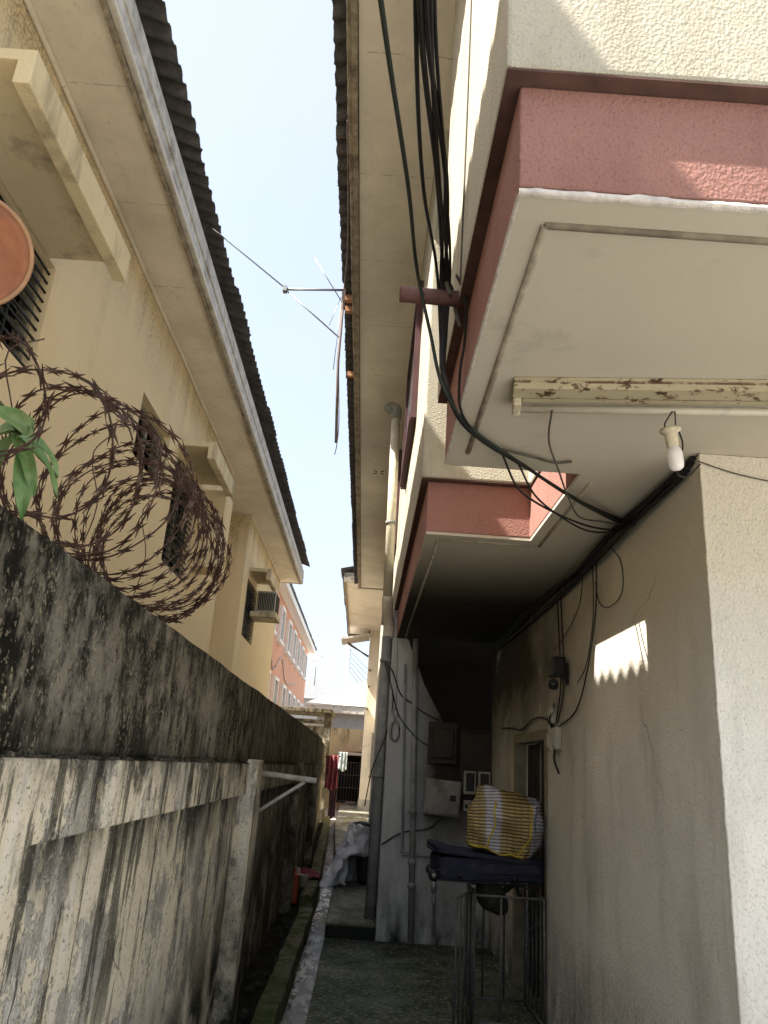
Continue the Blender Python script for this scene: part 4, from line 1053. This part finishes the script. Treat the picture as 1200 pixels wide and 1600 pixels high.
hb = thing('carrier_bag', 'dark crumpled carrier bag hanging inside the iron cage', 'bag', (1.06, 6.2, .78))
m = mb(); rbox_fn(m, (1.03, 6.2, .765), .12, .09, .10, Euler((0, R(20), 0)).to_matrix(), nz=.03, sq=2.6); m.build('body', M['bag_dark'], hb)
mb().tube(catmull([(1.12, 6.2, .80), (1.17, 6.1, .86), (1.18, 6.0, .815), (1.20, 5.93, .79)], 5), [.02]*6+[.015]*10, 6).build('handle', M['bag_dark'], hb)

# ================================================================== THINGS ALONG THE ALLEY
sk_ = thing('sack', 'crumpled dirty white sack draped over a dark heap beside the downpipe', 'sack', (0, 11, .14))
def sack_edges(v):
    k = max(0, min(1, (v-.44)/.10)); k = k*k*(3-2*k)
    return -.10-.33*v**1.25, .225-(.27+.05*v)*k
def sack_noise(p, a=.03):
    n = p*6.5
    r1 = 1-abs(mnoise.noise(n))*2
    return Vector((mnoise.noise(n+Vector((3, 0, 0))), r1*1.2-.4, mnoise.noise(n+Vector((0, 9, 0)))))*a+Vector((mnoise.noise(n*2.7), 1-2*abs(mnoise.noise(n*2.4+Vector((1, 4, 2)))), mnoise.noise(n*2.7+Vector((0, 9, 4)))))*a*.42
def sackf(u, v):
    xl, xr = sack_edges(v); x = xl+(xr-xl)*u
    z = .90-.745*v-.07*u*(1-v)*math.sin(3*u)
    y = 10.78-.16*v+.10*math.cos(5*u+2*v)-.10*u*(1-v)
    p = Vector((x, y, z)); p += sack_noise(p, .045); p.z = max(p.z, .15); return p
def sackb(u, v):
    xl, xr = sack_edges(v); y0 = 10.78-.16*v+.10*math.cos(2*v)
    x = xl+(.235-xl)*(u**1.5)*(.5+.5*v); z = .90-.745*v-.12*u
    p = Vector((x, y0+.95*u, z)); p += sack_noise(p, .045)*(1 if u > 0 else 1); p.z = max(p.z, .15); return p
def sackt(u, v):
    x = -.10+.33*v; p = Vector((x, 10.88-.10*v+.9*u, .90-.12*u)); p += sack_noise(p, .045); return p
m = mb(); m.grid(sackf, 40, 44); m.grid(sackb, 24, 44); m.grid(sackt, 20, 20); m.build('sheet', M['sack'], sk_, solid=.006, fix=False)
m = mb(); rbox_fn(m, (.13, 11.35, .35), .10, .42, .24, Euler((0, 0, 0)).to_matrix(), nz=.03, sq=3); m.build('heap', M['bag_dark'], sk_)

jc = thing('jerrycan', 'orange plastic jerrycan standing between the wall and the kerb', 'jerrycan', (-.70, 10.3, 0))
mb().prism([(-.80, 10.2), (-.66, 10.2), (-.66, 10.45), (-.80, 10.45)], -.02, .32).build('body', M['jerry'], jc, bevel=.025)
mb().tube(catmull([(-.73, 10.22, .31), (-.73, 10.25, .37), (-.73, 10.36, .37), (-.73, 10.40, .31)], 5), .014, 8).build('handle', M['jerry'], jc)
mb().lathe([(.03, .31), (.03, .36), (.001, .36)], (-.70, 10.43, 0), (0, 0, 1), 12).build('cap', M['cream_plastic'], jc)
tb = thing('plastic_tub', 'small cream plastic tub beside the orange jerrycan', 'tub', (-.62, 10.3, 0))
mb().lathe([(.001, .12), (.045, .12), (.055, .24), (.060, .245), (.055, .25), (.052, .24), (.043, .14)], (-.60, 10.12, .08), (0, 0, 1), 16).build('tub_body', M['cream_plastic'], tb)
rg = mb()
def ragf(u, v):
    x = -.78+.34*u; y = 10.9+.4*v; n = Vector((x*9, y*9, 1))
    return Vector((x, y, .20+.07*math.sin(math.pi*u)*math.sin(math.pi*v)+.05*mnoise.noise(n)))
tag(rg.grid(ragf, 16, 16).build('rag', M['cloth_red'], solid=.01, fix=False), 'crumpled red patterned rag lying on the gap in the kerb', 'rag')
rb = random.Random(5)
for k in range(26):
    y = 5.6+rb.random()*8.5; x = -.73+rb.random()*.12-(0 if y < 11 else .027*(y-11)); r = .010+rb.random()*.020
    m = mb(); rbox_fn(m, (x, y, .0+r*.4), r, r*1.25, r*.7, Euler((rb.random(), rb.random(), rb.random()*3)).to_matrix(), nz=r*.9, seg=4, sq=3.5)
    tag(m.build('stone', m_plain('stone', (.07, .065, .05), .9, .5, 60, bump=.01) if k == 0 else bpy.data.materials['stone']), 'small loose stone in the dark strip between the wall and the kerb', 'stone', 'stones in the dark strip')

cr_ = thing('clothes_rail', 'wooden clothes rail fixed across the far end of the mouldy wall', 'rail', (-.9, 22, 1.78))
mb().tube([(-1.12, 22, 1.80), (-.58, 22, 1.83)], .018, 8).build('rail', M['rust_pole'], cr_)
def clothf(x0, x1, y, z0, z1, amp):
    def f(u, v):
        x = x0+(x1-x0)*u+amp*.6*mnoise.noise((u*3, v*3, y))*v; z = z0+(z1-z0)*v
        return Vector((x, y+amp*math.sin(u*17+1.5*v)+amp*mnoise.noise((u*5, v*4, 3)), z+.04*math.sin(u*9)*v))
    return f
tag(mb().grid(clothf(-.97, -.64, 21.95, 1.84, .96, .035), 26, 30).build('cloth', M['cloth_red'], solid=.008, fix=False), 'faded red patterned cloth hung over the far clothes rail', 'cloth')
tag(mb().grid(clothf(-.82, -.63, 22.1, 1.40, .26, .03), 18, 30).build('cloth', M['cloth_mauve'], solid=.008, fix=False), 'long mauve cloth hanging below the red one at the far rail', 'cloth')
tag(mb().grid(clothf(-.70, -.45, 24, 1.98, 1.45, .03), 14, 16).build('cloth', M['cloth_blue'], solid=.008, fix=False), 'pale blue washing hung behind the red cloth', 'cloth')
lnp = mb().tube(catmull([(-.90, 24, 2.12), (-.5, 24, 2.06), (.2, 26, 2.3)], 6), .006, 5)
tag(lnp.build('washing_line', M['cable_grey']), 'thin washing line strung across the far end of the alley', 'washing line')

# ================================================================== FAR END
eb_ = thing('outbuilding', 'stained concrete outbuilding corner with flat roof beyond the mouldy wall', 'outbuilding', (-1.5, 25, 0))
mb().box(-1.25, -1.03, 24.5, 24.8, 1.9, 3.10).build('post', M['wall_low'], eb_, bevel=.015)
mb().box(-3.2, -1.25, 24.55, 24.8, -.1, 2.9).build('wall', M['wall_up'], eb_)
mb().box(-3.3, -1.01, 24.4, 26.5, 3.10, 3.23).build('roof_slab', M['wall_up'], eb_, bevel=.02)
mb().box(-1.25, -1.06, 24.55, 26.3, -.1, 1.9).build('side_wall', M['wall_low'], eb_)
mb().box(-3.2, -1.25, 24.52, 24.545, 2.70, 2.77).build('rail', M['pvc_grey'], eb_)

h2 = thing('house', 'pale yellow house at the far end of the alley with a deep eave', 'house', (1, 30, 0))
mb().box(-.02, 6, 29, 33.5, .0, 6.6).build('wall', M['pale'], h2, bevel=.02)
mb().box(-.05, .0+.6, 28.965, 28.997, .1, .50).build('plinth', M['grey_flat'], h2)
mb().box(-.80, -.08, 21, 30, 6.52, 6.56).box(-.08, 6, 21, 28.99, 6.52, 6.56).build('soffit', M['soffit_right'], h2)
mb().box(-.86, -.80, 21, 30, 6.48, 6.75).box(-.80, 6, 20.95, 20.998, 6.48, 6.75).build('fascia', M['fascia_old'], h2)
corr_roof(-.95, 6.82, 3.5, 8.0, 20.9, 33.6, seed=21).build('roof', M['roof'], h2, solid=.01, fix=False)
mb().box(.55, 6, 20.9, 28.9, 0, 6.5).build('front_wing', M['stain_wall'], h2)
f = mb().box(.30, .345, 28.94, 28.99, 1.3, 2.75).box(.30, .54, 28.94, 28.99, 2.75, 2.80).box(.27, .54, 28.93, 28.99, 1.24, 1.30).build('window', M['frame'], h2)
mb().box(.345, .54, 28.965, 28.985, 1.3, 2.75).build('pane', M['louvre'], f)
for z in (5.0, 4.4, 3.6): mb().box(.02, .10, 28.9, 28.99, z, z+.05).build('bracket', M['rust_pole'], h2)
aw = thing('canopy', 'small sheet metal canopy on struts sticking out of the far yellow house', 'canopy', (-.5, 29.3, 6))
mb().prism([(-1.08, 6.02), (-.03, 6.26), (-.03, 6.33), (-1.08, 6.10)], 28.4, 29.8, 'y').build('sheet', M['fascia'], aw)
mb().tube([(-.85, 29.2, 6.05), (-.03, 29.2, 5.55)], .03, 6).tube([(-.85, 29.7, 6.06), (-.03, 29.7, 5.65)], .03, 6).build('strut', M['rust_pole'], aw)

yw = thing('boundary_wall', 'stained yellow wall closing the far end of the alley', 'wall', (-.7, 34.5, 0))
mb().box(-3.5, -.04, 34.5, 34.75, -.1, 3.12).build('wall_panel', M['stain_wall'], yw)
ht = thing('lean_to_shed', 'dark lean-to shed with rusty sheet roof at the end of the alley', 'shed', (-.4, 34, 0))
corr = corr_roof(-1.0, 2.10, -.02, 2.16, 33.2, 34.45, per=.16, amp=.03, seed=31)
corr.build('roof', M['rust_sheet'], ht, solid=.01, fix=False)
mb().box(-1.0, -.03, 33.12, 33.19, 2.02, 2.14).build('eave_edge', M['white_roof'], ht)
mb().box(-1.0, -.93, 33.25, 34.45, .14, 2.05).box(-.10, -.03, 33.25, 34.45, .14, 2.05).box(-.93, -.10, 34.40, 34.45, .14, 2.05).build('walls', M['dark'], ht)
gt = thing('iron_gate', 'thin barred gate across the dark lean-to shed', 'gate', (-.4, 33.15, .14))
m = mb()
for k in range(8): bar(m, (-.90+.115*k, 33.15, .2), (-.90+.115*k, 33.15, 1.75), .010)
for z in (.25, .75, 1.25, 1.74): bar(m, (-.92, 33.15, z), (-.06, 33.15, z), .012)
m.build('bars', M['cage'], gt)
bs = thing('basin', 'pale enamel basin on the ground before the shed gate', 'basin', (-.35, 32.4, .14))
mb().lathe([(.12, 0), (.20, .08), (.23, .09), (.20, .085), (.11, .01), (.001, .01)], (-.35, 32.4, .15), (0, 0, 1), 20).build('bowl', M['meter_white'], bs)

oh = thing('house', 'orange three storey house with white window frames beyond the cream house', 'house', (-6, 40, 0))
wl = mb(); wall_with_holes(wl, -3.85, -4.15, 27, 48.5, 0, 8.2, []); wl.box(-12, -4.15, 27, 27.3, 0, 8.2); wl.box(-12, -4.15, 48.2, 48.5, 0, 8.2)
wl.build('wall', M['orange'], oh)
mb().box(-3.84, -3.46, 26.6, 49.0, 8.16, 8.2).build('soffit', M['white_frame'], oh)
mb().box(-3.46, -3.40, 26.5, 49.1, 8.12, 8.38).build('fascia', M['white_frame'], oh)
corr_roof(-3.33, 8.42, -8, 10.2, 26.4, 49.2, per=.3, amp=.03, seed=41).build('roof', M['slate'], oh, solid=.02, fix=False)
for (z0, z1) in ((6.35, 7.75), (3.35, 4.85)):
    for y in (28.4, 31.4, 34.6, 37.2, 39.8, 42.6, 45.2):
        f = mb()
        f.box(-3.85, -3.70, y, y+.14, z0, z1).box(-3.85, -3.70, y+1.26, y+1.4, z0, z1).box(-3.849, -3.69, y+.14, y+1.26, z1-.13, z1).box(-3.849, -3.66, y-.05, y+1.45, z0-.12, z0)
        f.box(-3.849, -3.80, y+.66, y+.74, z0, z1-.13)
        w = f.build('window', M['white_frame'], oh)
        mb().box(-3.845, -3.825, y+.14, y+1.26, z0, z1-.13).build('pane', M['glassy'], w)
mb().tube(catmull([(-3.83, 28, 4.9), (-3.82, 30, 5.6), (-3.82, 31, 5.1), (-3.82, 34, 5.9), (-3.82, 36, 5.2), (-3.82, 42, 5.6)], 6), .03, 5).build('wall_pipe', M['fascia'], oh)

fh = thing('house', 'low far house with a pale hipped roof', 'house', (1, 55, 0))
mb().box(-3.05, 7, 50.7, 62, 0, 4.74).build('wall', M['grey_far'], fh)
m = mb(); e0 = [(-3.82, 50, 5.21), (8.5, 50, 5.21), (8.5, 63, 5.21), (-3.82, 63, 5.21)]; rd = [(1.4, 56.3, 8.06), (3.5, 56.3, 8.06)]
m.add(e0+rd, [(0, 1, 5, 4), (1, 2, 5), (2, 3, 4, 5), (3, 0, 4)]); m.build('roof', M['white_roof'], fh, solid=.05)
m = mb().box(-3.75, 8.2, 50.07, 50.2, 4.74, 5.15)
for k in range(22): m.box(-3.6+.5*k, -3.56+.5*k, 50.04, 50.069, 4.77, 5.13)
m.build('fascia', M['fascia'], fh)
mb().box(-3.6, 7.6, 50.21, 50.7, 4.66, 4.73).build('soffit', M['fascia_old'], fh)
gh = thing('house', 'distant house with a dark grey roof beside the orange house', 'house', (-4, 68, 0))
mb().box(-9, -3.0, 66, 74, 0, 6.9).build('wall', M['grey_far'], gh)
m = mb(); m.add([(-10, 65.5, 6.7), (-2.6, 65.5, 6.7), (-2.6, 75, 6.7), (-10, 75, 6.7), (-7, 70, 9.0), (-5, 70, 9.0)], [(0, 1, 5, 4), (1, 2, 5), (2, 3, 4, 5), (3, 0, 4)]); m.build('roof', M['slate'], gh, solid=.06)

up_ = thing('utility_pole', 'white utility pole behind the pale hipped roof', 'pole', (-1.75, 70, 0))
mb().tube([(-1.75, 70, 0), (-1.95, 70, 12.0)], [.20, .13], 10).build('post', M['white_frame'], up_)
m = mb()
for k in range(5):
    mb_z = 11.6-.42*k
    m.tube(catmull([(-1.9, 70, mb_z), (0, 72, mb_z-1.4-.1*k), (3, 78, mb_z-1.9)], 6), .018, 4)
    m.box(-2.1, -1.7, 69.95, 70.05, mb_z-.04, mb_z+.04)
m.build('power_lines', M['cable'], up_)
tw = thing('radio_mast', 'slim pale lattice radio mast far away', 'mast', (-4.2, 90, 0))
m = mb(); zt = 13.5
for (sx, sy) in ((-1, -1), (1, -1), (1, 1), (-1, 1)):
    m.tube([(-4.4+.45*sx, 90+.45*sy, 0), (-4.6+.10*sx, 90+.10*sy, zt)], .05, 4)
for k in range(14):
    z = k; s_ = .45-.35*z/zt
    m.tube([(-4.4-.2*z/zt-s_, 90-s_, z), (-4.4-.2*z/zt+s_, 90-s_, z+1)], .035, 4).tube([(-4.4-.2*z/zt+s_, 90-s_, z), (-4.4-.2*z/zt-s_, 90-s_, z+1)], .035, 4)
m.tube([(-4.6, 90, zt), (-4.6, 90, zt+2)], .05, 4)
for z in (10.5, 12.0, 13.0): m.box(-5.0, -4.2, 89.7, 90.2, z, z+.25)
m.build('lattice', M['white_frame'], tw)
d2_ = thing('satellite_dish', 'small far satellite dish on a mast above the grey roofed house', 'satellite dish', (-4.1, 60, 8))
mb().lathe([(.001, -.10), (.25, -.08), (.45, -.02), (.55, .05)], (-4.0, 59, 9.0), (.5, -.7, .5), 20).build('reflector', M['white_frame'], d2_, solid=.03)
mb().tube([(-4.0, 59.2, 7.2), (-4.0, 59.1, 9.0)], .04, 6).tube([(-4.0, 59, 8.6), (-3.5, 58.4, 9.4)], .02, 5).build('mount', M['rust_pole'], d2_)
